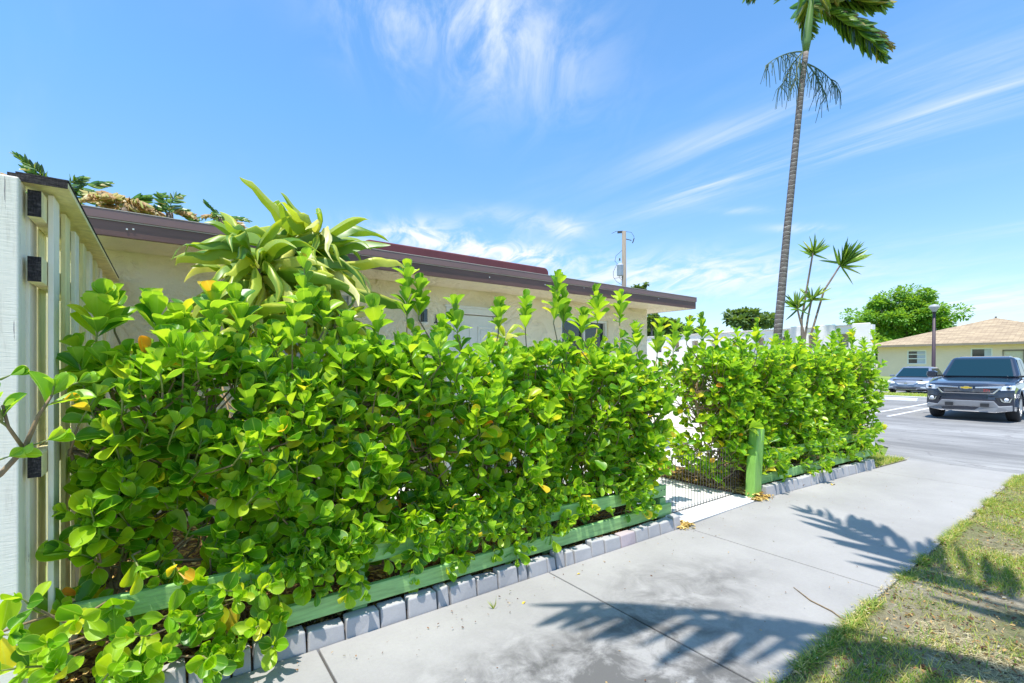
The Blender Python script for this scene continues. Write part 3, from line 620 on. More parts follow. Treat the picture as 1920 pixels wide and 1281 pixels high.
# ================================================================== HOUSE
YW = 5.4
root = empty('house', (3, 9, 0), 'low cream stucco house with brown fascia behind the left hedge', 'house')
def wall_holes(mb, a0, a1, z0, z1, holes, plane, axis='x', depth=.10):
    """wall in plane Y=plane (axis x) or X=plane (axis y), holes list (a,b,c,d)"""
    xs = sorted({a0, a1, *[h[0] for h in holes], *[h[1] for h in holes]}); zs = sorted({z0, z1, *[h[2] for h in holes], *[h[3] for h in holes]})
    def pt(a_, z_, d_): return (a_, plane+d_, z_) if axis == 'x' else (plane+d_, a_, z_)
    for i in range(len(xs)-1):
        for j in range(len(zs)-1):
            mx_, mz_ = (xs[i]+xs[i+1])/2, (zs[j]+zs[j+1])/2
            if any(h[0] < mx_ < h[1] and h[2] < mz_ < h[3] for h in holes): continue
            mb.add([pt(xs[i], zs[j], 0), pt(xs[i+1], zs[j], 0), pt(xs[i+1], zs[j+1], 0), pt(xs[i], zs[j+1], 0)], [(0, 1, 2, 3)])
    for (p0, p1, q0, q1) in holes:
        c_ = [(p0, q0), (p1, q0), (p1, q1), (p0, q1)]
        for k in range(4):
            u, v_ = c_[k], c_[(k+1) % 4]; mb.add([pt(*u, 0), pt(*v_, 0), pt(*v_, depth), pt(*u, depth)], [(0, 1, 2, 3)])
W1 = (.72, 1.74, 1.10, 2.36); W2 = (4.95, 6.02, 1.10, 2.27); DR = (2.93, 3.84, .10, 2.28)
mb = MB(); wall_holes(mb, -9, 7.05, -.05, 2.56, [W1, DR, W2], YW)
mb.add([(7.05, YW, -.05), (7.05, 14, -.05), (7.05, 14, 2.56), (7.05, 9.7, 3.3), (7.05, YW, 2.56)], [(0, 1, 2, 3, 4)])
mb.add([(-9, YW, -.05), (-9, 14, -.05), (-9, 14, 2.56), (-9, 9.7, 3.3), (-9, YW, 2.56)], [(0, 1, 2, 3, 4)])
mb.add([(-9, 14, -.05), (7.05, 14, -.05), (7.05, 14, 2.56), (-9, 14, 2.56)], [(0, 1, 2, 3)])
mb.build('wall', m_stucco, root)
for o_ in [root.children[-1]]: pass
ov = YW-.6; XR = 7.65
mb = MB(); mb.prism([(ov+.03, 2.70), (9.7, 3.42), (14.6, 2.70), (14.6, 2.66), (9.7, 3.36), (ov+.03, 2.64)], 'x', -9.6, XR-.03); mb.build('roof', m_maroon, root)
mb = MB(); mb.bb(-9.6, XR, ov, ov+.028, 2.528, 2.648); mb.prism([(ov+.03, 2.528), (14.6, 2.528), (14.6, 2.66), (9.7, 3.38), (ov+.03, 2.648)], 'x', XR-.028, XR); mb.build('fascia', m_fascia, root, bevel=.003)
mb = MB(); mb.bb(-9.6, XR+.012, ov-.012, ov+.03, 2.656, 2.728); mb.prism([(ov+.032, 2.656), (9.7, 3.36), (9.7, 3.43), (ov+.032, 2.728)], 'x', XR-.03, XR+.012); mb.build('drip_band', m_fascia2, root, bevel=.004)
mb = MB(); mb.bb(-9.6, XR+.006, ov-.006, ov+.02, 2.649, 2.655); mb.bb(-9.6, XR+.016, ov-.014, ov+.03, 2.729, 2.735); mb.build('drip_edge', m_line, root)
mb = MB(); mb.bb(-9.6, XR-.03, ov+.03, YW-.003, 2.53, 2.545); mb.bb(7.053, XR-.03, YW-.0, 14.5, 2.53, 2.545); mb.build('soffit', m_stucco, root)
# roof vent cover: long rounded maroon strip
r0 = .10; a0, a1, zt = 2.41, 6.08, 3.43
pr = [(a0, 3.0), (a0, zt-r0)]+[(a0+r0-r0*math.cos(t_), zt-r0+r0*math.sin(t_)) for t_ in np.linspace(.3, 1.57, 5)]+[(a1-r0+r0*math.sin(t_), zt-r0+r0*math.cos(t_)) for t_ in np.linspace(0, 1.3, 5)]+[(a1, zt-r0), (a1, 3.0)]
mb = MB(); mb.prism(pr, 'y', 7.0, 7.5); mb.build('roof_equipment_cover', m_maroon, root, bevel=.02)
# small screw heads on the fascia
for x_, y_ in ((238, 430), (250, 430), (710, 493), (918, 520), (1022, 534), (1095, 540), (1235, 560)):
    q = atY(x_, y_, ov-.003); mb = MB(); mb.box((q.x, q.y, min(max(q.z, 2.55), 2.63)), (.012, .006, .012)); mb.build('screw', m_white, root)
def window(x0, x1, z0, z1, louver, lab=None):
    fr = MB(); w = .045; y0, y1 = YW+.03, YW+.085
    fr.bb(x0, x0+w, y0, y1, z0, z1); fr.bb(x1-w, x1, y0, y1, z0, z1); fr.bb(x0+w, x1-w, y0, y1, z1-w, z1); fr.bb(x0+w, x1-w, y0, y1, z0, z0+w); fr.bb((x0+x1)/2-.018, (x0+x1)/2+.018, y0+.004, y1-.004, z0+w, z1-w)
    f = fr.build('window', m_white, root, bevel=.004)
    g = MB(); g.bb(x0+.01, x1-.01, YW+.09, YW+.098, z0+.01, z1-.01); gg = local(g); o = gg.build('pane', m_glassd); o.parent = f
    if louver:
        g = MB(); z = z0+.07
        while z < z1-.06: g.box(((x0+x1)/2, YW+.066, z), (x1-x0-.10, .004, .052), Matrix.Rotation(R(28), 3, 'X')); z += .045
        o = g.build('louvers', m_louver); o.parent = f
    s_ = MB(); s_.bb(x0-.05, x1+.05, YW-.05, YW+.03, z0-.06, z0-.002); o = s_.build('sill', m_stucco, bevel=.01); o.parent = f
    for c_ in f.children: c_.matrix_parent_inverse = (Matrix.Identity(4))
window(*W1, True); window(*W2, False)
# door
dw = MB(); x0, x1, z0, z1 = DR
dw.bb(x0, x0+.06, YW-.015, YW+.08, z0, z1); dw.bb(x1-.06, x1, YW-.015, YW+.08, z0, z1); dw.bb(x0+.06, x1-.06, YW-.015, YW+.08, z1-.075, z1); dw.bb(x0-.03, x1+.03, YW-.03, YW-.003, z1, z1+.03)
dw.build('door_frame', m_white, root, bevel=.004)
dd = MB(); dd.bb(x0+.064, x1-.064, YW+.04, YW+.075, z0+.01, z1-.085)
for (u0, u1) in ((x0+.14, x0+.40), (x1-.40, x1-.14)):
    for (v0, v1) in ((.25, .95), (1.08, 1.72), (1.80, 2.05)):
        for (e0, e1, g0, g1) in ((u0, u1, v0, v0+.02), (u0, u1, v1-.02, v1), (u0, u0+.02, v0+.02, v1-.02), (u1-.02, u1, v0+.02, v1-.02)): dd.bb(e0, e1, YW+.030, YW+.042, g0, g1)
        dd.bb(u0+.05, u1-.05, YW+.032, YW+.042, v0+.05, v1-.05)
do = dd.build('door', m_white, root, bevel=.003)
kn = MB(); kn.lathe([(.001, -.05), (.024, -.045), (.028, -.03), (.012, -.015), (.012, 0)], (x1-.13, YW+.038, 1.12), 12, 'y'); o = kn.build('handle', m_chrome, smooth=True); o.parent = do
# wall lamps
def wall_lamp(p, big):
    mb = MB(); mb.bb(p.x-.05, p.x+.05, YW-.02, YW-.003, p.z-.10, p.z+.08)
    mb.lathe([(.001, .10), (.05, .09), (.062, .075), (.045, .068)], (p.x, YW-.08, p.z-.01), 12); mb.lathe([(.045, -.10), (.055, -.11), (.03, -.14), (.001, -.145)], (p.x, YW-.08, p.z), 12)
    mb.bb(p.x-.012, p.x+.012, YW-.05, YW-.019, p.z+.03, p.z+.05)
    o = mb.build('wall_lamp', m_white, root, bevel=.002); g = MB(); g.lathe([(.042, -.10), (.042, .06)], (p.x, YW-.08, p.z), 12); q = g.build('lamp_glass', m_glassd if big else m_lampg, smooth=True); q.parent = o
q = atY(790, 590, YW); wall_lamp(q, True)
q = atY(1191, 612, YW); mb = MB(); mb.bb(q.x-.055, q.x+.055, YW-.025, YW-.003, q.z-.02, q.z+.09); mb.lathe([(.001, -.13), (.05, -.13), (.055, -.10), (.03, -.03), (.03, 0)], (q.x, YW-.0, q.z), 14, 'y')
o = mb.build('flood_lamp', m_white, root, bevel=.003); g = MB(); g.lathe([(.001, -.136), (.036, -.136), (.036, -.131)], (q.x, YW, q.z), 14, 'y'); g = g.build('lamp_glass', m_deadleaf, smooth=True); g.parent = o
def text(s_, size, loc, rot, m, name, parent, ext=.004):
    cu = bpy.data.curves.new(name, 'FONT'); cu.body = s_; cu.size = size; cu.extrude = ext; cu.align_x = 'CENTER'
    t_ = bpy.data.objects.new(name, cu); col.objects.link(t_); bpy.context.view_layer.update()
    me = bpy.data.meshes.new_from_object(t_.evaluated_get(bpy.context.evaluated_depsgraph_get())); bpy.data.objects.remove(t_)
    me.materials.clear(); me.materials.append(m); me.transform(Matrix.Translation(loc) @ Matrix(rot).to_4x4() if not isinstance(rot, Matrix) else Matrix.Translation(loc) @ rot.to_4x4())
    o = bpy.data.objects.new(name, me); col.objects.link(o); o.parent = parent
    if parent: o.matrix_parent_inverse = Matrix.Translation(parent.location).inverted()
    return o
RX = Matrix.Rotation(R(90), 3, 'X')
q = atY(817.5, 604, YW); text('1', .14, Vector((q.x, YW-.008, q.z)), RX, m_black, 'house_number', root)
q = atY(817.5, 617.5, YW); text('2', .14, Vector((q.x, YW-.008, q.z)), RX, m_black, 'house_number', root)
mb = MB(); q = atY(931, 570, YW); mb.bb(q.x-.0, q.x+.05, YW-.14, YW-.003, q.z-.16, q.z+.03); mb.build('junction_box', m_stucco, root, bevel=.006)
# ================================================================== WHITE SLOTTED WALL
XB = 10.4
root = empty('garden_wall', (XB, 6, 0), 'white masonry wall with small rectangular slots behind the right hedge', 'wall')
holes = []; y = 3.35
while y < 10.5:
    holes.append((y, y+.17, 1.86, 2.12)); holes.append((y, y+.17, .98, 1.28)); y += .52
mb = MB(); wall_holes(mb, 2.98, 11, -.05, 2.27, holes, XB, 'y', .14); wall_holes(mb, 2.98, 11, -.05, 2.27, holes, XB+.14, 'y', -.001)
mb.bb(XB, XB+.14, 2.975, 2.98, -.05, 2.27); mb.build('wall', m_shadowbox, root)
mb = MB(); mb.bb(XB+.20, XB+.24, 3.1, 11, -.05, 2.24); mb.build('backing_panel', m_stucco, root)
mb = MB(); y = 3.06
mb.bb(XB-.03, XB+.17, 3.3, 11, 2.272, 2.285)
mb.build('coping', m_shadowbox, root, bevel=.008)
for y in (3.0, 3.56, 4.08):
    mb = MB(); mb.bb(XB-.05, XB-.003, y, y+.28, -.05, 2.30+.01*(y-3)); mb.build('pilaster', m_shadowbox, root, bevel=.01)
mb = MB(); wall_holes(mb, 7.06, XB-.02, -.05, 2.1, [(a_, a_+.16, 1.55, 1.85) for a_ in np.arange(7.2, 10, .5)], 8.2, 'x', .12); mb.build('return_wall', m_shadowbox, root)
# ================================================================== PALMS
PL = leafT([(0, .25), (.15, .7), (.4, 1), (.7, .8), (.9, .4), (1, .05)], -.55, .0)
def frond(F, base, d0, length, droop, nl, leaflen, leafw, sag=.5, side=1, rachis=.012, wind=None, dens=1):
    """pinnate frond: arching rachis with leaflets both sides"""
    d = Vector(d0).normalized(); p = Vector(base); pts = [p.copy()]; n = 14
    for i in range(n):
        d = (d+Vector((0, 0, -droop/n))+(Vector(wind)/n if wind else Vector())).normalized(); p = p+d*length/n; pts.append(p.copy())
    F.tw.tube(pts, [rachis*(1-.8*i/n) for i in range(n+1)], 5)
    for k in range(nl):
        t = .16+.84*k/(nl-1); f = t*n; i = min(int(f), n-1); q = pts[i].lerp(pts[i+1], f-i); a = (pts[i+1]-pts[i]).normalized()
        s_ = a.cross(Vector((0, 0, 1)));
        if s_.length < .05: s_ = Vector((1, 0, 0))
        s_.normalize(); upv = s_.cross(a)
        for sg in (-1, 1):
            if random.random() > dens: continue
            dd_ = (s_*sg*(1-.45*t)+a*(.5+.7*t)+upv*random.uniform(-.1, .35)+Vector((0, 0, -.22))+(Vector(wind)*1.3 if wind else Vector())+uvec()*.16)
            ll = leaflen*(math.sin(math.pi*(.12+.80*t))**.6)*random.uniform(.8, 1.1)
            F.leaf(q, dd_, upv+uvec()*.3, ll, leafw*random.uniform(.8, 1.2), sag*random.uniform(.4, 1.2))
# main palm
random.seed(21); B = atY(1452, 690, 4.0); B.z = 0
root = empty('palm_tree', B, 'tall slender palm with ringed grey trunk and wind-blown fronds rising behind the right hedge', 'palm tree')
DP = (Fv.x*B.x+Fv.y*B.y)
tp = [B]+[atD(x_, y_, DP) for x_, y_ in ((1457, 640), (1466, 540), (1476, 430), (1489, 300), (1502, 170), (1511, 98))]
tr = MB(); fine = []; rr = []
for i in range(len(tp)-1):
    for k in range(4): fine.append(tp[i].lerp(tp[i+1], k/4)); rr.append(.082-.036*((i+k/4)/(len(tp)-1))**.8)
fine.append(tp[-1]); rr.append(.046); tr.tube(fine, rr, 16); tr.build('trunk', m_trunk, root, smooth=True)
cs = [tp[-1], atD(1512, 80, DP), atD(1516, 45, DP), atD(1521, 8, DP), atD(1527, -40, DP)]
tr = MB(); tr.tube(cs, [.048, .072, .066, .045, .03], 14); tr.build('crownshaft', m_shaft, root, smooth=True)
F = Foliage(); c0 = atD(1520, 12, DP); wd = tuple(Rv*.55+Vector((0, 0, -.05)))
RL = Rv; FW = Fv
frond(F, c0, RL*.9-Zv*.15-FW*.1, 1.6, 1.25, 56, .46, .026, .45, rachis=.018, wind=tuple(Rv*.35), dens=.8)
frond(F, c0, RL*.95+Zv*.50+FW*.2, 1.15, 1.9, 40, .36, .026, .5, rachis=.016, wind=tuple(Rv*.4))
frond(F, c0+Zv*.1, RL*.9+Zv*.50, 1.35, .9, 54, .50, .030, .3, rachis=.018, wind=wd)
frond(F, c0+Zv*.15, RL*.6+Zv*1.4-FW*.4, 1.4, 1.5, 40, .5, .034, .4, rachis=.018, wind=wd)
frond(F, c0+Zv*.15, -RL*.7+Zv*1.3, 1.4, 2.4, 40, .45, .034, .5, rachis=.016, wind=tuple(Rv*.15))
frond(F, c0+Zv*.1, FW*.8+Zv*1.2+RL*.1, 1.3, 1.8, 44, .5, .034, .5, rachis=.016, wind=wd)
frond(F, c0+Zv*.1, -FW*.9+Zv*1.3-RL*.2, 1.3, 1.9, 44, .5, .034, .5, rachis=.016, wind=wd)
for (x_, y_, l_) in ((1530, 20, .5), (1545, 10, .5), (1500, 15, .45)):
    q = atD(x_, y_, DP); F.leaf(q+Zv*.3, Vector(Zv*-1)+Rv*(.5 if x_ > 1510 else -.2), Fv, l_, .07, .1)
F.build(root, m_palm, PL)
F2 = Foliage(); random.seed(8)
frond(F2, c0+Vector((0, 0, -.02)), RL*.9-Zv*.10-FW*.15, 1.58, 1.2, 80, .30, .022, .5, rachis=.012, wind=tuple(Rv*.7), dens=.55); f_ = scatter('dry_leaflets', PL, F2.P, F2.D, F2.Nn, F2.L, F2.W, m_dry, root, F2.C)
# flower stalks
inf = MB()
def infl(b, dirs):
    for d in dirs:
        p = Vector(b); d = Vector(d); pts = [p.copy()]
        for i in range(6): d = (d+Vector((0, 0, -.14))).normalized(); p = p+d*.125; pts.append(p.copy())
        inf.tube(pts, [.016, .013, .011, .009, .007, .005, .003], 5)
        for k in range(30):
            i = random.randint(1, 5); q = pts[i].lerp(pts[i+1], random.random()); dd_ = Rv*random.uniform(-.5, .5)+Fv*random.uniform(-.5, .5)-Zv*.5; q2 = q+dd_*.20; q3 = q2-Zv*random.uniform(.08, .28)+dd_*random.uniform(0, .22)
            inf.tube([q, q2, q3], [.007, .006, .004], 4)
infl(atD(1505, 97, DP), [-RL*1.0+Zv*.10, -RL*.8-Zv*.75, -RL*.5-Zv*.9-FW*.3])
infl(atD(1514, 120, DP), [RL*.5-Zv*.5, RL*.9-Zv*.25])
inf.build('flower_stalks', M('dark_stalk_green', (.05, .10, .05), .6, .2, 8), root)
# dragon trees (thin stems)
random.seed(31)
ST = leafT([(0, .5), (.2, 1), (.5, .95), (.8, .6), (1, .04)], -.2, .0)
root = empty('dragon_tree', atY(1512, 700, 3.75)*1, 'slim dragon tree with four bare curving stems ending in spiky rosettes, right of the palm', 'dragon tree')
B = Vector(root.location); B.z = 0; DD = Fv.dot(B)
st = MB(); F = Foliage()
for pts, hs, nl in ((((1505, 690), (1503, 600), (1513, 540), (1524, 475)), .34, 26), (((1518, 690), (1520, 630), (1545, 545), (1577, 495)), .50, 36), (((1508, 690), (1506, 620), (1500, 600), (1494, 575)), .34, 24), (((1512, 690), (1508, 640), (1516, 590), (1522, 562)), .34, 26)):
    q = [Vector((B.x, B.y, 0))]+[atD(x_, y_, DD) for x_, y_ in pts]; q[1].z = max(q[1].z, .8)
    fine = []
    for i in range(len(q)-1):
        for k in range(4): fine.append(q[i].lerp(q[i+1], k/4))
    fine.append(q[-1]); st.tube(fine, [.026-.012*i/len(fine) for i in range(len(fine))], 7)
    ax = (q[-1]-q[-2]).normalized(); lean = Rv*.35 if hs > .4 else Rv*0
    for k in range(nl):
        d = (ax*random.uniform(.1, 1.1)+uvec()*.85+Zv*.25+lean).normalized(); F.leaf(q[-1]+ax*random.uniform(-.04, .05), d, Zv+uvec()*.4, hs*random.uniform(.75, 1.05), .028, random.uniform(.0, .3))
st.build('stems', m_tbark, root, smooth=True); F.build(root, m_drag, ST)
# ================================================================== CORN PLANT
CO = leafT([(0, .30), (.06, .38), (.14, .6), (.24, .82), (.35, .96), (.46, 1), (.57, .97), (.68, .88), (.78, .72), (.87, .52), (.94, .3), (1, .05)], -.35, .0, 5)
def rosette(F, c, ax, n, l, w, spread=1.0, drop=.5):
    ax = Vector(ax).normalized(); _, u, v_ = frame(ax)
    for k in range(n):
        t = k/n; th = k*2.4+random.uniform(-.3, .3); phi = R(16)+R(84)*(1-t)**.9*spread+random.uniform(-.1, .1)
        rd = u*math.cos(th)+v_*math.sin(th); d = ax*math.cos(phi)+rd*math.sin(phi); nn = ax*math.sin(phi)-rd*math.cos(phi)
        F.leaf(Vector(c)-ax*(.16*(1-t))+rd*.012, d, nn+uvec()*.45, l*random.uniform(.7, 1.12)*(1-.28*t), w*random.uniform(.7, 1.1), drop*random.uniform(.5, 1.6)*(1.25-.45*t))
def ripple(o, amp, fq):
    n = len(o.data.vertices); co = np.empty(n*3, np.float32); o.data.vertices.foreach_get('co', co); co = co.reshape(-1, 3)
    co[:, 2] += amp*np.sin(co[:, 0]*fq+co[:, 1]*fq*.8); co[:, 0] += amp*.8*np.sin(co[:, 2]*fq*.9+2); co[:, 1] += amp*.8*np.sin(co[:, 0]*fq*.7+co[:, 2]*fq)
    o.data.vertices.foreach_set('co', co.ravel()); o.data.update()
random.seed(44)
root = empty('corn_plant', atY(560, 700, 4.0), 'big corn plant with broad arching yellow-green strap leaves in front of the louvered window', 'corn plant'); root.location.z = 0
F = Foliage(); st = MB(); B = Vector((root.location.x, 4.0, 0))
hd = [(atY(480, 478, 3.9), Vector((-.2, -.1, 1)), 24), (atY(590, 455, 4.0), Vector((.12, 0, 1)), 28), (atY(545, 520, 4.1), Vector((0, .1, 1)), 14), (atY(475, 590, 3.75), Vector((-.5, -.3, .8)), 12), (atY(640, 590, 3.9), Vector((.5, -.2, .7)), 10)]
for c_, ax, n_ in hd:
    rosette(F, c_, ax, int(n_*2.1), .80 if n_ > 12 else .58, .060, 1.05, .80)
    st.tube([B+Vector((random.uniform(-.06, .06), 0, 0)), B.lerp(c_, .45)+Vector((0, 0, .1)), B.lerp(c_, .8)+Vector((0, 0, .05)), c_-ax.normalized()*.1], [.035, .028, .024, .018], 8)
for (x_, y_, dx, dy, l_) in ((470, 545, -1, .15, .78), (480, 560, -1, -.15, .72), (620, 540, 1, .1, .72), (640, 500, 1, .4, .6), (430, 500, -1, .5, .6), (430, 580, -1, -.75, .55), (455, 600, -.8, -.9, .50), (500, 600, -.5, -1, .52), (530, 600, -.3, -1, .5), (620, 560, 1, -.55, .55), (640, 570, .7, -1, .5), (560, 610, .1, -1, .5), (600, 620, .2, -1, .5)):
    F.leaf(atY(x_, y_-10, 3.8), Rv*dx+Zv*dy, Zv*.9-Fv*.6+Rv*random.uniform(-.3, .3), l_, .074, .6)
st.build('stems', m_tbark, root, smooth=True); o = F.build(root, m_drac, CO); ripple(o, .030, 13); ripple(o, .010, 34)
root = empty('corn_plant', atY(945, 700, 3.9), 'small striped corn plant tuft peeking above the left hedge in front of the door', 'corn plant'); root.location.z = 0
F = Foliage(); st = MB(); c_ = atY(948, 625, 3.9); rosette(F, c_, (.05, 0, 1), 16, .42, .085, .95, .8); st.tube([Vector(root.location), c_-Vector((0, 0, .1))], [.03, .02], 8); st.build('stems', m_tbark, root); o = F.build(root, m_drac, CO); ripple(o, .008, 22)
# ================================================================== PALMS BEHIND THE HOUSE
def backpalm(px, py_, D, nf, length, dryfrac, lab, seed, nl=26, ll=.42, zs=1.0):
    random.seed(seed); c_ = atD(px, py_+4, D); root = empty('palm_tree', (c_.x, c_.y, 0), lab, 'palm tree', 'palms behind the house')
    tr = MB(); tr.tube([(c_.x, c_.y, 0), (c_.x+.1, c_.y, c_.z*.5), (c_.x, c_.y, c_.z)], [.16, .12, .10], 10); tr.build('trunk', m_trunk, root, smooth=True)
    G_, D_ = Foliage(), Foliage()
    for k in range(nf):
        th = k*2.4; e = random.uniform(.1, 1.3)*zs; F_ = D_ if random.random() < dryfrac else G_
        if F_ is D_: e *= .3
        frond(F_, c_, Vector((math.cos(th), math.sin(th), e*1.3)), length*random.uniform(.6, 1.15), random.uniform(.7, 1.7), nl, ll, .022, .35, rachis=.014, dens=.62, wind=(.25, -.1, .1))
    if G_.P: scatter('foliage', PL, G_.P, G_.D, G_.Nn, G_.L, G_.W, m_palm, root, G_.C); G_.tw.build('frond_stems', m_shaft, root)
    if D_.P: scatter('dry_fronds', PL, D_.P, D_.D, D_.Nn, D_.L, D_.W, m_dry, root, D_.C)
backpalm(118, 366, 14, 13, 1.35, .1, 'green feathery palm crown above the near end of the brown roof', 1)
backpalm(232, 380, 14.5, 14, 1.0, .75, 'palm with tan dried fronds just above the brown roof edge', 2, 34, .5)
backpalm(318, 396, 15, 8, .9, .1, 'sparse green palm tip above the roof left of the corn plant', 3, 24, .4, 1.2)
backpalm(415, 405, 16, 12, .9, .35, 'small palm top hidden behind the left tuft of the corn plant', 4, 20, .3)
backpalm(20, 330, 9, 9, .42, 1.0, 'reddish dried palm frond above the white fence post', 5, 26, .25)
# palm that throws the frond shadows on the sidewalk (behind the camera's right side)
random.seed(12)
def over(base, fr_, lab):
    root = empty('palm_tree', (base.x, base.y, 0), lab, 'palm tree')
    tr = MB(); tr.tube([(base.x, base.y, -.05), (base.x+.03, base.y, base.z*.5), base], [.15, .11, .09], 12); tr.build('trunk', m_trunk, root, smooth=True)
    F = Foliage()
    for tgt, ln, dr, nl, ll, wd_ in fr_:
        frond(F, base, tgt, ln, dr, nl, ll, .052, .35, rachis=.022, wind=wd_, dens=.9)
    F.build(root, m_palm, PL)
    return root
hc = 5.6; off = S*(hc/S.z)
def shp(x, y): return Vector((x, y, 0))+off
base = Vector((3.62+off.x, -.95+off.y, hc))
def aim(x, y): v = Vector((x, y, 0))-Vector((3.62, -.95, 0)); return v
fr_ = [(Vector((1.1, 2.3, 1.0)), 3.8, 1.0, 32, .95, (.25, .05, 0)), (Vector((.05, 2.2, .85)), 3.6, .8, 28, .95, (-.85, -.1, 0)), (Vector((-.6, 2.2, .9)), 3.1, .9, 34, .8, (-.8, -.3, 0)),
       (Vector((1, -.1, .4)), 3.0, 1.2, 44, .6, None), (Vector((-1, -.2, .5)), 2.6, 1.2, 44, .6, None), (Vector((.3, -1, .5)), 3, 1.2, 44, .6, None), (Vector((-.5, -1, .5)), 3, 1.2, 44, .6, None), (Vector((1, .45, .4)), 2.7, 1.1, 40, .6, None)]
over(base, fr_, 'palm beside the verge whose fronds shade the sidewalk')
# ================================================================== BROADLEAF TREES
QD = leafT([(0, .25), (.4, 1), (.75, .8), (1, .1)], .3, .1)
def tree(c, rx, rz, trunk_h, n_clump, per, ls, mat, lab, cat='tree', group=None, seed=0, name='tree', zb=0):
    random.seed(seed); root = empty(name, (c.x, c.y, zb), lab, cat, group)
    tr = MB(); F = Foliage(); base = Vector((c.x, c.y, zb)); fork = Vector((c.x, c.y, trunk_h))
    tr.tube([base-Vector((0, 0, .1)), base.lerp(fork, .6)+Vector((.1, .05, 0)), fork], [rx*.07+.05, rx*.055+.04, rx*.05+.03], 9)
    for i in range(n_clump):
        u_ = uvec(); k = random.random()**.4*(.78+.28*math.sin(u_.x*3.1+seed)*math.cos(u_.y*2.7+seed*2)+.16*math.sin(u_.z*6+seed)); cc = Vector((c.x+u_.x*rx*k, c.y+u_.y*rx*k, c.z+u_.z*rz*k*(1 if u_.z > 0 else .75)))
        if i % 3 == 0: tr.tube([fork, fork.lerp(cc, .5)+uvec()*rx*.06, cc], [rx*.028+.02, rx*.018+.012, .012], 6)
        cr = rx*random.uniform(.10, .27)
        for j in range(per):
            w_ = uvec(); p = cc+Vector((w_.x, w_.y, w_.z*.75))*cr*random.random()**.45
            F.leaf(p, w_+Vector((0, 0, -.1)), w_*.6+Zv*.9+uvec()*.5, ls*random.uniform(.7, 1.3), ls*random.uniform(.5, .9), .1)
    tr.build('trunk', m_tbark, root, smooth=True); f = scatter('crown', QD, F.P, F.D, F.Nn, F.L, F.W, mat, root, F.C); return root
def tr_at(px, py, D, wpx, hpx, lab, mat, seed, n=60, per=90, ls=.3, group=None, zb=0, cat='tree', name='tree'):
    c_ = atD(px, py, D); k = D/FPX*math.cos(math.atan((px-960)/FPX)); tree(c_, wpx/2*k, hpx/2*D/FPX, max(zb+.5, c_.z-hpx/2*D/FPX*.75), n, per, ls, mat, lab, cat, group, seed, name, zb)
tr_at(1690, 600, 52, 196, 124, 'large round leafy tree behind the tan-roofed house', m_tree, 51, 150, 230, .26, zb=.6)
tr_at(1612, 622, 50, 70, 44, 'low lobe of tree foliage left of the large round tree', m_tree, 52, 30, 200, .26, zb=.6)
tr_at(1768, 612, 64, 38, 18, 'small treetop showing right of the street lamp above the tan roof', m_tree, 53, 18, 60, .4, zb=.6)
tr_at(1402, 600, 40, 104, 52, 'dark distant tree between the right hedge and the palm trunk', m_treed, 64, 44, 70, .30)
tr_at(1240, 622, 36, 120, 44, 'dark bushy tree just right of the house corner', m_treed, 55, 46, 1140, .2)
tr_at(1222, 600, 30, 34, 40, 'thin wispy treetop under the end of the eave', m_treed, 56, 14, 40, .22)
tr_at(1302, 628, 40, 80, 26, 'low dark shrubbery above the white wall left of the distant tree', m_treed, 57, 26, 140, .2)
tr_at(1640, 655, 40, 50, 80, 'shaded bushes at the left corner of the tan-roofed house', m_tree, 58, 30, 90, .35, zb=.3)
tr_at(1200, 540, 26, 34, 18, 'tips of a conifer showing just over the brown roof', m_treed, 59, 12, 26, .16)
# ================================================================== UTILITY POLE
c0 = atD(1170, 640, 27); root = empty('utility_pole', (c0.x, c0.y, 0), 'weathered wooden utility pole with a grey transformer behind the roof', 'utility pole')
top = atD(1170.5, 434, 27).z; P_ = lambda x_, y_: atD(x_, y_, 27)
mb = MB(); mb.tube([(c0.x, c0.y, -.05), (c0.x, c0.y, top)], [.16, .115], 12); mb.build('pole', m_pole, root, smooth=True)
tq = P_(1163, 507); mb = MB(); mb.lathe([(.001, -.33), (.17, -.32), (.19, -.28), (.19, .28), (.20, .30), (.12, .36), (.001, .38)], (tq.x, tq.y, tq.z), 16); t_ = mb.build('transformer', m_transf, root, smooth=True)
mb = MB(); q = P_(1162, 489); mb.lathe([(.03, 0), (.05, .04), (.03, .08), (.05, .12), (.001, .16)], (q.x, q.y, q.z), 10); o = mb.build('bushing', m_wire, smooth=True); o.parent = t_
for a_, b_, w_, h_, nm in (((1158, 436), (1166, 435.5), .12, .09, 'insulator'), ((1168, 447), (1184, 451), .03, .04, 'bracket'), ((1186, 456), (1189, 447), .05, .05, 'fuse'), ((1168, 494), (1172, 493), .1, .08, 'bracket')):
    mb = MB(); mb.beam(P_(*a_), P_(*b_), w_, h_); mb.build(nm, m_wire, root)
mb = MB(); wr = .013
for l_ in (((1147, 438), (1155, 434), (1168, 433)), ((1172, 434), (1184, 436), (1189, 444), (1188, 450)), ((1168, 468), (1155, 480), (1153, 490), (1158, 495)), ((1157, 495), (1150, 510), (1150, 520), (1156, 528), (1167, 535)), ((1152, 522), (1160, 521), (1168, 521)), ((1160, 512), (1162, 522), (1168, 527))):
    mb = MB(); mb.tube([P_(*q) for q in l_], wr, 4); mb.build('wire', m_wire, root)
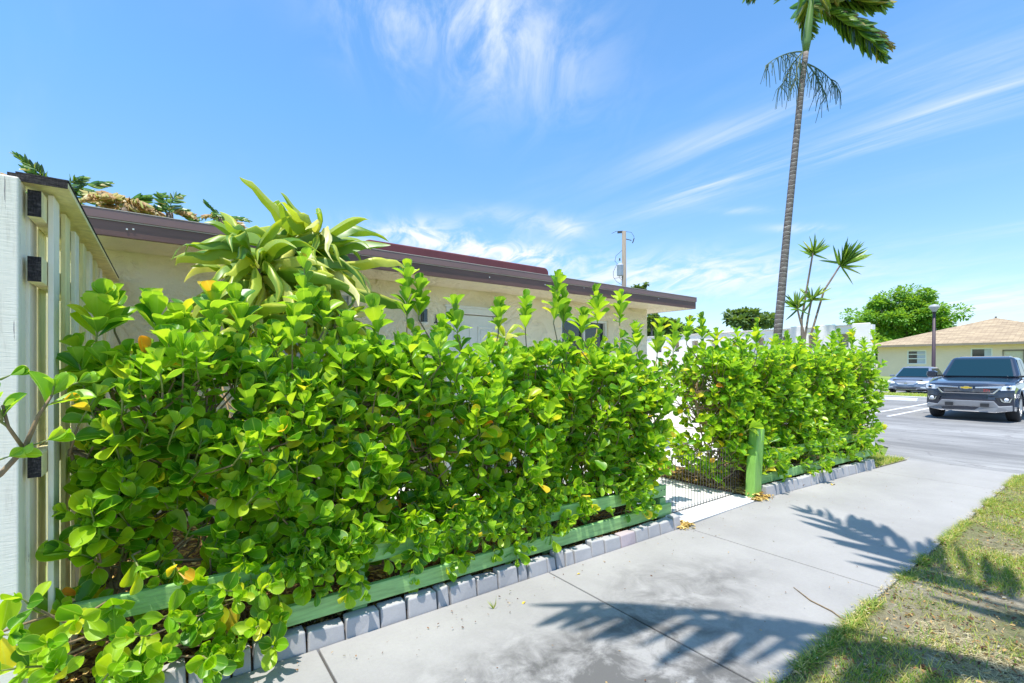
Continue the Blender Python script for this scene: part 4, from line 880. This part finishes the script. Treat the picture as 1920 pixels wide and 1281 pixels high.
# ================================================================== FAR HOUSE
zb = .62; root = empty('house', (53, 7.1, zb), 'cream house with tan shingled pyramid roof behind the parked vehicles', 'house')
X0, X1, Y0, Y1 = 47.0, 59.0, 1.1, 13.1; zt = 3.06
mb = MB(); hs = [(11.15-.8+.0, 11.15+.75, 0, 0)]
wl = atX(1701, 690, X0).y; wr_ = atX(1737, 690, X0).y; wz1 = atX(1720, 657, X0).z; wz0 = atX(1720, 683, X0).z
vl = atX(1820, 690, X0).y; vr = atX(1861, 690, X0).y; vz1 = atX(1840, 653, X0).z; vz0 = vz1-1.15
dl = atX(1882, 690, X0).y; dr_ = atX(1918, 690, X0).y; dz1 = atX(1900, 657, X0).z
wall_holes(mb, Y0, Y1, zb-.1, zt, [(wr_, wl, wz0, wz1), (vr, vl, vz0, vz1), (dr_, dl, zb, dz1)], X0, 'y', .12)
for pts in ([(X0, Y1), (X1, Y1)], [(X1, Y1), (X1, Y0)], [(X1, Y0), (X0, Y0)]): mb.add([(*pts[0], zb-.1), (*pts[1], zb-.1), (*pts[1], zt), (*pts[0], zt)], [(0, 1, 2, 3)])
m_far = M('yellow_stucco', (.80, .63, .47), .9, .05, 1, 20, .3)
mb.build('wall', m_far, root)
e = .6; rf = MB(); cr = [(X0-e, Y0-e), (X1+e, Y0-e), (X1+e, Y1+e), (X0-e, Y1+e)]; pk = (53, 7.1, 5.28)
me = bpy.data.meshes.new('roof'); vs = [(x_, y_, zt+.06) for x_, y_ in cr]+[pk]; me.from_pydata(vs, [], [(0, 1, 4), (1, 2, 4), (2, 3, 4), (3, 0, 4)]); me.update()
ul = me.uv_layers.new(name='uv')
for poly in me.polygons:
    a_, b_, c_ = [Vector(me.vertices[i].co) for i in poly.vertices]; ex = (b_-a_).normalized(); nn = (b_-a_).cross(c_-a_).normalized(); ey = nn.cross(ex)
    for li in poly.loop_indices: v_ = Vector(me.vertices[me.loops[li].vertex_index].co)-a_; ul.data[li].uv = (v_.dot(ex), v_.dot(ey))
me.materials.append(m_shingle); ro = bpy.data.objects.new('roof', me); col.objects.link(ro); ro.parent = root; ro.matrix_parent_inverse = Matrix.Translation(root.location).inverted()
mb = MB(); mb.bb(X0-e, X0-e+.04, Y0-e, Y1+e, zt-.10, zt+.055); mb.bb(X0-e, X1+e, Y1+e-.04, Y1+e, zt-.10, zt+.052); mb.build('fascia', M('grey_brown_fascia', (.26, .21, .16), .6, .1), root)
mb = MB(); mb.bb(X0-e+.05, X0-.01, Y0-e, Y1+e-.05, zt-.06, zt-.05); mb.build('soffit', m_far, root)
mb = MB(); mb.lathe([(.06, 0), (.06, .12), (.09, .14), (.001, .18)], (pk[0], pk[1], pk[2]-.05), 8); mb.build('roof_vent', m_pole, root)
def fwin(y0, y1, z0, z1, bars, split):
    f = MB(); w = .07; xa, xb = X0+.02, X0+.10
    f.bb(xa, xb, y0, y0+w, z0, z1); f.bb(xa, xb, y1-w, y1, z0, z1); f.bb(xa, xb, y0+w, y1-w, z1-w, z1); f.bb(xa, xb, y0+w, y1-w, z0, z0+w)
    for b_ in bars: f.bb(xa+.005, xb-.005, y0+w, y1-w, z0+(z1-z0)*b_-.03, z0+(z1-z0)*b_+.03)
    fo = f.build('window', m_white, root); g = MB(); g.bb(X0+.112, X0+.118, y0+.01, y1-.01, z0+.01, z1-.01); o = g.build('pane', m_glassd); o.parent = fo
    g = MB(); g.bb(X0+.104, X0+.110, y0+.08, y0+(y1-y0)*split, z0+.08, z1-.08); o = g.build('curtain', m_transf); o.parent = fo
fwin(wr_, wl, wz0, wz1, (.40, .72), .5); fwin(vr, vl, vz0, vz1, (), .38)
mb = MB(); mb.bb(X0+.04, X0+.10, dr_, dl, zb, dz1-.05)
for yy in (.30, .70):
    for zf in (.78, .62): q = dr_+(dl-dr_)*yy; mb.bb(X0+.025, X0+.04, q-.16, q+.16, zb+(dz1-zb)*zf-.08, zb+(dz1-zb)*zf+.08)
mb.build('door', M('cream_door', (.62, .56, .42), .6, .05), root)
mb = MB(); mb.bb(X0-.03, X0+.1, dr_-.06, dr_-.003, zb, dz1); mb.bb(X0-.03, X0+.1, dl+.003, dl+.06, zb, dz1); mb.bb(X0-.03, X0+.1, dr_-.06, dl+.06, dz1-.045, dz1+.05); mb.build('door_frame', m_pole, root)
# lamp post
q = atX(1750, 690, 37.6); root = empty('street_lamp', (q.x, q.y, 0), 'dark lamp post with a pale round head behind the grey sedan', 'street lamp'); zt_ = atX(1753, 578, 37.6).z
mb = MB(); mb.tube([(q.x, q.y, -.03), (q.x, q.y, .5), (q.x+.0, q.y-.04, zt_-.2)], [.17, .11, .07], 12); mb.build('pole', M('brown_pole', (.06, .035, .045), .5, .1), root, smooth=True)
mb = MB(); mb.lathe([(.09, -.22), (.17, -.08), (.25, .02), (.27, .09), (.20, .19), (.001, .25)], (q.x, q.y-.04, zt_), 18); mb.build('lamp_head', m_lampg, root, smooth=True)
mb = MB(); mb.lathe([(.08, -.33), (.12, -.25)], (q.x, q.y-.04, zt_), 12); mb.build('collar', m_black, root)
# ================================================================== VEHICLES
def body(profile, hw, bow, tumble, zmid, name, m, root, bevel=.02):
    """profile: closed side outline (x,z); slices across y; bow = plan rounding at nose and tail"""
    ys = [-hw, -hw*.96, -hw*.80, -hw*.45, 0, hw*.45, hw*.80, hw*.96, hw]; xs = [p[0] for p in profile]; xmin, xmax = min(xs), max(xs); zs = [p[1] for p in profile]; ztop = max(zs)
    mb = MB(); n = len(profile)
    for y in ys:
        k = abs(y)/hw
        for (x, z) in profile:
            fx = max(0, 1-(x-xmin)/.9); bx = max(0, 1-(xmax-x)/.7)
            xx = x+bow*fx*k**3-bow*.7*bx*k**3
            if k > .97: zz = z-(.035 if z > ztop-.25 else 0)*1; yy = y
            else: zz = z; yy = y
            yy *= 1-tumble*max(0, (z-zmid)/(ztop-zmid+1e-6))*(.4+.6*k)
            yy *= 1-.05*fx*k*k
            mb.v.append((xx, yy, zz-(.03*k**4 if z > zmid else 0)))
    for i in range(len(ys)-1):
        for j in range(n): mb.f.append((i*n+j, i*n+(j+1) % n, (i+1)*n+(j+1) % n, (i+1)*n+j))
    mb.f.append(tuple(range(n))); mb.f.append(tuple((len(ys)-1)*n+j for j in range(n))[::-1])
    return local(mb).build(name, m, root, bevel=bevel)
def arch(cx, r, z0, n=9): return [(cx+r*math.cos(t), z0+r*math.sin(t)) for t in np.linspace(0, math.pi, n)]
def quadpanel(mb, pts, th):
    a_, b_, c_, d_ = [Vector(p) for p in pts]; nn = (b_-a_).cross(d_-a_).normalized()*th
    mb.add([a_, b_, c_, d_, a_+nn, b_+nn, c_+nn, d_+nn], [(0, 1, 2, 3), (4, 5, 6, 7), (0, 1, 5, 4), (1, 2, 6, 5), (2, 3, 7, 6), (3, 0, 4, 7)])
def lerp2(a, b, t): return Vector(a).lerp(Vector(b), t)
def inset(q, l, r, b, t):
    """q = bl, br, tr, tl"""
    bl, br, tr_, tl = [Vector(v) for v in q]
    P2 = lambda u, v: bl.lerp(br, u).lerp(tl.lerp(tr_, u), v)
    return [P2(l, b), P2(1-r, b), P2(1-r, 1-t), P2(l, 1-t)]
def greenhouse(xb0, xb1, xt0, xt1, wb, wt, zb_, zt_, root, m, mg, sides, pil=.06):
    mb = MB(); n = 6; vs = []
    for (x0_, x1_, w_, z_) in ((xb0, xb1, wb, zb_), (xt0, xt1, wt, zt_)):
        for y in (-w_, w_): vs.append((x0_, y, z_))
        for y in (w_, -w_): vs.append((x1_, y, z_))
    mb.add(vs, [(0, 1, 2, 3)[::-1], (4, 5, 6, 7), (0, 1, 5, 4), (1, 2, 6, 5), (2, 3, 7, 6), (3, 0, 4, 7)])
    local(mb).build('cab', m, root, bevel=.10, seg=5, smooth=False)
    r_ = MB(); r_.prism([(xt0+.06, zt_-.02), (xt0+.25, zt_+.022), ((xt0+xt1)/2, zt_+.035), (xt1-.2, zt_+.015), (xt1-.05, zt_-.02)], 'y', -wt*.80, wt*.80); local(r_).build('roof_panel', m, root, bevel=.015)
    g = MB(); q = inset([vs[0], vs[1], vs[5], vs[4]], .075, .075, .03, .12); q = [v+Vector((-.012, 0, .006)) for v in q]; quadpanel(g, q, -.012)
    ws = local(g).build('windscreen', mg, root); bv = ws.modifiers.new('b', 'BEVEL'); bv.width = .05; bv.segments = 4; bv.affect = 'EDGES'; bv.limit_method = 'ANGLE'; bv.angle_limit = R(40)
    g = MB(); q = inset([vs[2], vs[3], vs[7], vs[6]], .1, .1, .1, .14); q = [v+Vector((.014, 0, 0)) for v in q]; quadpanel(g, q, .010); local(g).build('rear_window', mg, root)
    for s_ in (-1, 1):
        bl, br, tr_, tl = (Vector((xb0, s_*wb, zb_)), Vector((xb1, s_*wb, zb_)), Vector((xt1, s_*wt, zt_)), Vector((xt0, s_*wt, zt_)))
        for (l, r) in sides:
            q = inset([bl, br, tr_, tl], l, 1-r, .06, .13); q = [v+Vector((0, s_*.008, 0)) for v in q]; g = MB(); quadpanel(g, q, .006*s_); local(g).build('side_window', mg, root, bevel=.004)
    return ws
def wheel(x, y, r, w, root, s_):
    t = MB(); t.lathe([(r*.62, -w/2), (r*.9, -w/2), (r, -w*.36), (r, w*.36), (r*.9, w/2), (r*.62, w/2), (r*.62, -w/2)], (x, y, r), 28, 'y'); to = local(t).build('wheel', m_tyre, root, smooth=True)
    g = MB(); yo = y+s_*(w/2-.03); g.lathe([(r*.62, s_*.03), (r*.56, s_*.025), (r*.54, -s_*.03)], (x, yo, r), 28, 'y'); g.lathe([(.001, s_*.02), (r*.16, s_*.018), (r*.18, 0)], (x, yo, r), 12, 'y')
    for k in range(5):
        a_ = k*2*math.pi/5+.3; dx, dz = math.cos(a_), math.sin(a_); g.beam((x+dx*r*.1, yo, r+dz*r*.1), (x+dx*r*.57, yo+s_*.005, r+dz*r*.57), .03, .075)
    ro = g.build('rim', m_rim); ro.parent = to
    g = MB(); g.lathe([(.001, 0), (r*.6, 0)], (x, yo-s_*.05, r), 20, 'y'); ro = g.build('brake_disc', m_black); ro.parent = to
def plate(mb, pts, x, th, bow=0, hw=1, shear=0, z0=0):
    n = len(pts); f = lambda y, z: x+bow*(abs(y)/hw)**3+shear*(z-z0)
    mb.add([(f(y, z), y, z) for y, z in pts]+[(f(y, z)+th, y, z) for y, z in pts], [tuple(range(n)), tuple(range(n, 2*n))[::-1]]+[(i, (i+1) % n, n+(i+1) % n, n+i) for i in range(n)])
def mir(pts): return [(-y, z) for y, z in pts]
# pickup truck, nose towards -X
root = empty('pickup_truck', (17.95, 2.975, -.03), 'dark navy pickup truck facing the camera with a gold emblem on its chrome grille bar', 'pickup truck')
HW = .935
prof = [(.03, .32), (.0, .62), (.02, .82), (.05, .99), (.12, 1.05), (.40, 1.10), (.9, 1.15), (1.45, 1.20), (1.6, 1.22), (3.30, 1.22), (3.34, 1.27), (5.30, 1.27), (5.36, .60), (5.30, .50), (4.78, .46)]+arch(4.34, .44, .42)+[(3.86, .40), (1.40, .40)]+arch(.93, .44, .42)+[(.45, .38), (.3, .30)]
body(prof, HW, .22, .05, .95, 'body', m_truck, root, .02)
greenhouse(1.50, 3.34, 2.12, 3.20, .86, .68, 1.20, 1.795, root, m_truck, m_cglass, ((.10, .50), (.54, .90)))
u = MB(); u.bb(.35, 5.1, -.62, .62, .28, .95); local(u).build('underbody', m_black, root)
u = MB(); plate(u, [(-.46, .80), (.46, .80), (.60, .90), (.62, .985), (-.62, .985), (-.60, .90)], -.012, .05, .22, HW, .06, .8); local(u).build('grille', m_black, root)
g_ = MB()
for z_ in (.83, .855, .88): g_.box((-.016, 0, z_), (.01, .94, .008))
local(g_).build('grille_mesh', m_skid, root)
u = MB(); plate(u, [(-.66, .925), (-.17, .915), (-.17, .955), (-.68, .985)][::-1], -.035, .05, .22, HW, .06, .8); plate(u, [(.66, .925), (.17, .915), (.17, .955), (.68, .985)], -.035, .05, .22, HW, .06, .8)
plate(u, [(-.66, .93), (-.62, .93), (-.50, .79), (.50, .79), (.62, .93), (.66, .93), (.53, .765), (-.53, .765)], -.030, .05, .22, HW, .06, .8); local(u).build('grille_bar', m_chrome, root, bevel=.006)
u = MB(); bt = [(-.13, .905), (-.05, .905), (-.035, .89), (.055, .89), (.07, .905), (.13, .905), (.145, .955), (.06, .955), (.045, .975), (-.045, .975), (-.06, .955), (-.13, .955)]
plate(u, [(y_*1.0, z_) for y_, z_ in bt], -.050, .03, .22, HW, .04, .8); eo = local(u).build('emblem', m_chrome, root)
u = MB(); plate(u, [(y_*.84, .932+(z_-.932)*.74) for y_, z_ in bt], -.056, .02, .22, HW, .04, .8); o = u.build('emblem_face', m_bow); o.parent = eo
cu_ = text('Z71', .085, Vector((-.035, -.40, .835)), Matrix.Rotation(R(-90), 3, 'Z') @ RX, m_red, 'badge', None, .003); cu_.parent = root
for s_ in (-1, 1):
    f_ = (lambda p: p) if s_ > 0 else mir
    u = MB(); plate(u, f_([(.60, .90), (.70, .985), (.90, 1.01), (.915, .95), (.90, .875), (.66, .865)]), -.015, .06, .22, HW, .10, .8); h_ = local(u).build('headlight', m_lens, root, bevel=.006)
    u = MB(); yy = .80*s_; xc = .22*(.8/HW)**3-.018; u.lathe([(.001, 0), (.052, 0), (.058, .01)], (xc-.004, yy, .935), 16, 'x'); o = u.build('projector', m_chrome, smooth=True); o.parent = h_
    u = MB(); u.lathe([(.001, 0), (.030, 0), (.034, .01)], (xc-.010, yy, .935), 14, 'x'); o = u.build('bulb', m_cglass, smooth=True); o.parent = h_
    u = MB(); plate(u, f_([(.56, .67), (.60, .56), (.68, .535), (.82, .535), (.88, .66), (.80, .70)]), -.010, .05, .22, HW, 0, .8); local(u).build('fog_bezel', m_black, root)
    u = MB()
    oc = [(.64, .66), (.67, .575), (.72, .55), (.82, .55), (.86, .67)]; ic = [(.672, .64), (.695, .59), (.73, .575), (.80, .575), (.83, .64)]
    for k in range(4):
        plate(u, f_([oc[k], oc[k+1], ic[k+1], ic[k]]), -.022, .03, .22, HW, 0, .8)
    local(u).build('fog_trim', m_chrome, root)
    u = MB(); u.lathe([(.001, 0), (.042, 0), (.048, .012)], (.22*(.76/HW)**3-.03, .755*s_, .62), 14, 'x'); local(u).build('fog_light', m_lens, root, smooth=True)
    # mirror
    u = MB(); u.prism([(-.10, -.09), (-.13, .07), (-.06, .11), (.11, .10), (.13, -.02), (.10, -.09)], 'x', 0, .14)
    u.v = [(x_+1.72, (y_+1.10)*s_, z_+1.27) for x_, y_, z_ in u.v]; mo = local(u).build('mirror', m_truck, root, bevel=.025); u = MB(); u.bb(1.78, 1.85, min(.84*s_, 1.02*s_), max(.84*s_, 1.02*s_), 1.20, 1.25); o = u.build('mirror_arm', m_black); o.parent = mo
    for xw in (.93, 4.34):
        wheel(xw, s_*(HW-.135), .385, .26, root, s_)
    # wheel arch lips, door seams, handles
    u = MB(); ap = arch(.93, .46, .42, 13); ap2 = arch(.93, .425, .42, 13)
    for xw in (.93, 4.34):
        for k in range(12):
            t0, t1 = math.pi*k/12, math.pi*(k+1)/12
            pp = [(xw+rr_*math.cos(tt), .42+rr_*math.sin(tt)) for rr_, tt in ((.49, t0), (.49, t1), (.435, t1), (.435, t0))]
            o_ = len(u.v); ya_, yb_ = s_*(HW*.93), s_*(HW+.012)
            u.add([(a_, ya_, b_) for a_, b_ in pp]+[(a_, yb_, b_) for a_, b_ in pp], [(0, 1, 2, 3), (4, 5, 6, 7), (0, 1, 5, 4), (1, 2, 6, 5), (2, 3, 7, 6), (3, 0, 4, 7)])
    local(u).build('wheel_arch', m_truck, root)
    u = MB(); u.bb(1.5, 3.9, min(s_*.9, s_*.97), max(s_*.9, s_*.97), .38, .44); local(u).build('side_step', m_black, root, bevel=.01)
    for xh in (2.45, 3.15):
        u = MB(); u.bb(xh-.1, xh+.1, min(s_*.935, s_*.965), max(s_*.935, s_*.965), 1.03, 1.06); local(u).build('door_handle', m_truck, root, bevel=.008)
u = MB(); plate(u, [(-.62, .735), (-.52, .715), (.52, .715), (.62, .735), (.50, .685), (-.50, .685)], -.006, .03, .22, HW, 0, .8); local(u).build('lower_intake', m_black, root)
# grey lower bumper with centre skid section
u = MB(); plate(u, [(-.86, .47), (-.62, .44), (-.53, .575), (.53, .575), (.62, .44), (.86, .47), (.86, .32), (.55, .27), (-.55, .27), (-.86, .32)], -.045, .12, .20, HW, 0, .8); bo = local(u).build('front_bumper', m_skid, root, bevel=.015)
for s_ in (-1, 1):
    u = MB(); u.bb(-.056, -.03, s_*.36-.085, s_*.36+.085, .42, .51); o = u.build('tow_hook_opening', m_black); o.parent = bo
u = MB(); u.beam((1.72, -.08, 1.225+.03), (1.50, -.62, 1.235), .012, .012); u.beam((1.74, .50, 1.245), (1.52, -.02, 1.235), .012, .012); local(u).build('wipers', m_skid, root)
# sedans
def sedan(loc, paint, lab):
    root = empty('sedan', loc, lab, 'car', 'sedans in the far parking row'); hw = .90
    prof = [(.04, .30), (.0, .45), (.03, .62), (.14, .73), (.55, .86), (1.10, .93), (3.95, .99), (4.60, .96), (4.70, .80), (4.68, .40), (4.55, .30), (4.15, .28)]+arch(3.80, .35, .31)+[(3.40, .22), (1.30, .22)]+arch(.93, .35, .31)+[(.5, .28)]
    body(prof, hw, .34, .04, .65, 'body', paint, root, .03)
    greenhouse(1.10, 4.05, 1.95, 3.35, .80, .60, .92, 1.455, root, paint, m_cglass, ((.08, .46), (.50, .88)))
    u = MB(); u.bb(.3, 4.4, -.6, .6, .2, .8); local(u).build('underbody', m_black, root)
    u = MB(); plate(u, [(-.42, .63), (-.30, .55), (.30, .55), (.42, .63), (.38, .665), (-.38, .665)], .012, .04, .34, hw, .25, .6); local(u).build('grille', m_skid, root)
    u = MB(); plate(u, [(-.47, .645), (-.32, .535), (.32, .535), (.47, .645), (.42, .645), (.30, .558), (-.30, .558), (-.42, .645)], .0, .04, .34, hw, .25, .6); u.box((.012, 0, .61), (.02, .12, .07)); local(u).build('grille_trim', m_chrome, root)
    u = MB(); plate(u, [(-.44, .40), (-.36, .31), (.36, .31), (.44, .40)], -.008, .05, .34, hw); local(u).build('lower_intake', m_black, root)
    u = MB(); plate(u, [(-.46, .295), (.46, .295), (.46, .275), (-.46, .275)], -.012, .05, .34, hw); local(u).build('bumper_strip', m_chrome, root)
    for s_ in (-1, 1):
        f_ = (lambda p: p) if s_ > 0 else mir
        u = MB(); plate(u, f_([(.47, .60), (.50, .67), (.70, .74), (.85, .75), (.84, .66), (.66, .585)]), .02, .08, .34, hw, .9, .62); local(u).build('headlight', m_lens, root, bevel=.01)
        u = MB(); plate(u, f_([(.56, .38), (.60, .43), (.74, .43), (.76, .36)]), -.006, .05, .34, hw); local(u).build('fog_light', m_lens, root)
        u = MB(); u.box((1.42, s_*.93, .98), (.12, .20, .12)); local(u).build('mirror', paint, root, bevel=.03)
        for xw in (.93, 3.80): wheel(xw, s_*(hw-.11), .32, .21, root, s_)
sedan((31.0, 7.45, -.03), m_sedan, 'slate grey sedan parked beyond the grass strip left of the truck')
sedan((27.9-1.2, 1.75, -.03), m_silver, 'silver sedan half hidden behind the right side of the truck')
# ================================================================== GROUND COVER
random.seed(77)
GB = leafT([(0, 1), (.5, .7), (1, .05)], 0, .0, 2)
def noise2(x, y): return (math.sin(x*1.9+y*2.3)+math.sin(x*4.3-y*3.1+1.2)+math.sin(x*7.7+y*5.9+.5)*.6+math.sin(x*.9-y*1.4)*1.0)/3.6
def grass(name, region, n, hmin, hmax, mat, zg, cond, lay=.5, w=.006):
    P, D, Nn, Ln, Wd, C = [], [], [], [], [], []
    x0, x1, y0, y1 = region; t_ = 0
    while len(P) < n and t_ < n*12:
        t_ += 1; x = random.uniform(x0, x1); y = random.uniform(y0, y1)
        if not cond(x, y): continue
        th = random.uniform(0, 6.283); d = Vector((math.cos(th)*lay, math.sin(th)*lay, 1 if lay < 2 else .25)); P.append((x, y, zg)); D.append(tuple(d)); Nn.append((-math.cos(th)*.8, -math.sin(th)*.8, .6)); Ln.append(random.uniform(hmin, hmax)); Wd.append(w*random.uniform(.7, 1.4)); C.append(random.uniform(0, .6))
    return scatter(name, GB, P, D, Nn, Ln, Wd, mat, None, C)
inv = lambda x, y: y < 1.03 and y > -.12*x+.25*0-.6 and (x*.595+y*.804) > .9
o = grass('grass', (1.7, 9.6, -1.0, 1.04), 95000, .02, .075, m_grass, -.018, lambda x, y: inv(x, y) and noise2(x*1.3, y*1.3)+random.uniform(-.35, .35) +.35*noise2(x*3.7+1, y*4.1) > (-.30 if x > 4.2 else -.02), .6, .0045); tag(o, 'patchy short green grass on the sandy verge right of the sidewalk', 'grass', kind='stuff')
o = grass('dry_grass', (1.7, 9.6, -1.0, 1.04), 60000, .03, .12, m_straw, -.012, lambda x, y: inv(x, y) and noise2(x*1.1+4, y*1.1)+random.uniform(-.5, .5) > (-.35 if x < 5 else -.05), 2.4, .0032); tag(o, 'tangled pale dry grass stems lying on the sandy verge', 'dry grass', kind='stuff')
o = grass('grass', (8.5, 9.9, 2.26, 3.1), 5000, .03, .09, m_grass, .0, lambda x, y: y > 2.60-(x-5.5)*.078+.02 and x < 9.62+max(0, (y-2.6)*1.5), .6, .006); tag(o, 'grass tuft at the road end of the right edging row', 'grass', kind='stuff')
sheet('tuft_soil', [(8.47, 2.38), (9.6, 2.29), (9.62, 2.62), (10.9, 3.0), (10.35, 3.21), (8.9, 3.01)], .004, m_soil, thick=.06)
o = grass('grass', (27.6, 30.2, 4.5, 12), 9000, .05, .12, m_grass, .085, lambda x, y: True, .7, .02); tag(o, 'grass strip between the two parking rows', 'grass', kind='stuff')
CH = leafT([(0, .6), (.5, 1), (1, .4)], .3, .1)
def chips(name, fn, n, ls, mat, lab, cat):
    P, D, Nn, Ln, Wd = [], [], [], [], []
    for k in range(n):
        x, y, z = fn(); th = random.uniform(0, 6.283); P.append((x, y, z+random.uniform(.002, .018))); D.append((math.cos(th), math.sin(th), random.uniform(-.25, .45))); Nn.append(tuple(Zv+uvec()*.5)); l_ = ls*random.uniform(.5, 1.5); Ln.append(l_); Wd.append(l_*random.uniform(.2, .6))
    o = scatter(name, CH, P, D, Nn, Ln, Wd, mat); tag(o, lab, cat, kind='stuff')
def f1():
    x = random.uniform(-.4, 3.88); return x, sideL(x)+.11+abs(random.gauss(0, .16)), .035
def f1b(): return random.uniform(-.4, 3.9), random.uniform(2.75, 5.2), .035
def f2():
    x = random.uniform(5.5, 8.6); return x, sideL(x)+.11+abs(random.gauss(0, .16)), .03
def f3(): return random.uniform(5.40, 6.0), random.uniform(2.64, 4.6), .028
def f4():
    return random.choice(((random.uniform(5.3, 5.62), random.gauss(2.60, .03), .006), (random.uniform(3.84, 4.02), random.gauss(2.60, .04), .004)))
chips('leaf_litter', f1, 5000, .035, m_chip, 'dark mulch and dead leaves under the left hedge behind the edging blocks', 'mulch')
chips('straw_mulch', f1b, 7000, .045, m_gold, 'golden pine straw covering the yard behind the left hedge', 'mulch')
chips('leaf_litter', f2, 3500, .035, m_chip, 'dark mulch and dead leaves under the right hedge behind the edging blocks', 'mulch')
chips('straw_mulch', f3, 5000, .045, m_gold, 'golden straw mulch beside the white walkway at the foot of the right hedge', 'mulch')
chips('straw_mulch', f4, 500, .03, m_gold, 'loose golden straw spilled at the corners of the walkway', 'mulch')
def f5():
    x = random.uniform(1.6, 9.5); return x, random.uniform(-.8, 1.03), -.006
chips('verge_litter', f5, 9000, .020, m_chip, 'brown leaf crumbs and bark bits strewn over the sandy verge', 'leaf litter')
def f6():
    x = random.uniform(1.6, 9.5); return x, 1.05+random.gauss(0, .022), .001
chips('verge_litter', f6, 1500, .012, m_straw, 'straw and sand crumbs along the grass edge of the sidewalk', 'leaf litter')
def f7(): return random.uniform(.2, 9), random.choice((random.uniform(1.1, 2.6), 2.55-abs(random.gauss(0, .12)))), .001
chips('sidewalk_crumbs', f7, 420, .010, m_chip, 'tiny crumbs of leaf and grit on the sidewalk', 'crumbs')
o = grass('edge_grass', (1.9, 9.5, 1.0, 1.06), 5000, .03, .09, m_grass, -.004, lambda x, y: noise2(x*2.3, 3.1) > -.05, 1.3, .005); tag(o, 'ragged grass leaning over the right edge of the sidewalk', 'grass', kind='stuff')
# small single things
def gp(px, py, z=0): d = raydir(px, py); k = (z-CAMH)/d.z; return Vector((d.x*k, d.y*k, z))
def lone(px, py, l, m, lab, cat='leaf', th=None, z=.004):
    p = gp(px, py, z); th = random.uniform(0, 6.28) if th is None else th
    o = scatter('fallen_leaf', OBO, [(p.x, p.y, z)], [(math.cos(th), math.sin(th), .08)], [(0, 0, 1)], [l], [l*.5], m, None, [.1]); tag(o, lab, cat, 'fallen leaves')
    s_ = o.modifiers.new('s', 'SOLIDIFY'); s_.thickness = .001
lone(1720, 1250, .10, m_deadleaf, 'reddish brown dead leaf on the verge nearest the sidewalk edge', z=-.01); lone(1797, 1245, .11, m_deadleaf, 'broad pinkish brown dead leaf lying farther right on the verge', th=.3, z=-.01)
lone(1082, 1077, .028, m_yleaf, 'tiny orange leaf on the sidewalk beside the edging row'); lone(985, 1128, .03, m_yleaf, 'small yellow leaf on the sidewalk near the grass sprout'); lone(1560, 910, .10, m_yleaf, 'long yellow leaf on the sidewalk beside the right edging row', th=.2)
p = gp(1674, 1165, -.02); mb = MB(); mb.lathe([(.001, .008), (.012, .008), (.013, .012), (.022, .012), (.024, .0)], (p.x, p.y, p.z), 18); tag(mb.build('bottle_cap', m_blue, smooth=True), 'small round blue plastic cap on the verge beside the sidewalk', 'bottle cap')
pts = [gp(x_, y_, .006) for x_, y_ in ((1488, 1101), (1520, 1126), (1560, 1146), (1590, 1168))]; mb = MB(); mb.tube(pts, [.002, .004, .004, .003], 5); tag(mb.build('twig', m_bark), 'thin dark twig lying across the sidewalk edge', 'twig')
F = Foliage(); p = gp(925, 1142, 0); random.seed(1)
for k in range(7): F.leaf(p, Vector((random.uniform(-.6, .6), random.uniform(-.6, .3), 1)), (0, -1, .5), random.uniform(.04, .085), .006, .4)
o = scatter('grass_sprout', GB, F.P, F.D, F.Nn, F.L, F.W, m_grass, None, F.C); tag(o, 'little green grass sprout growing at the foot of the edging blocks', 'weed')
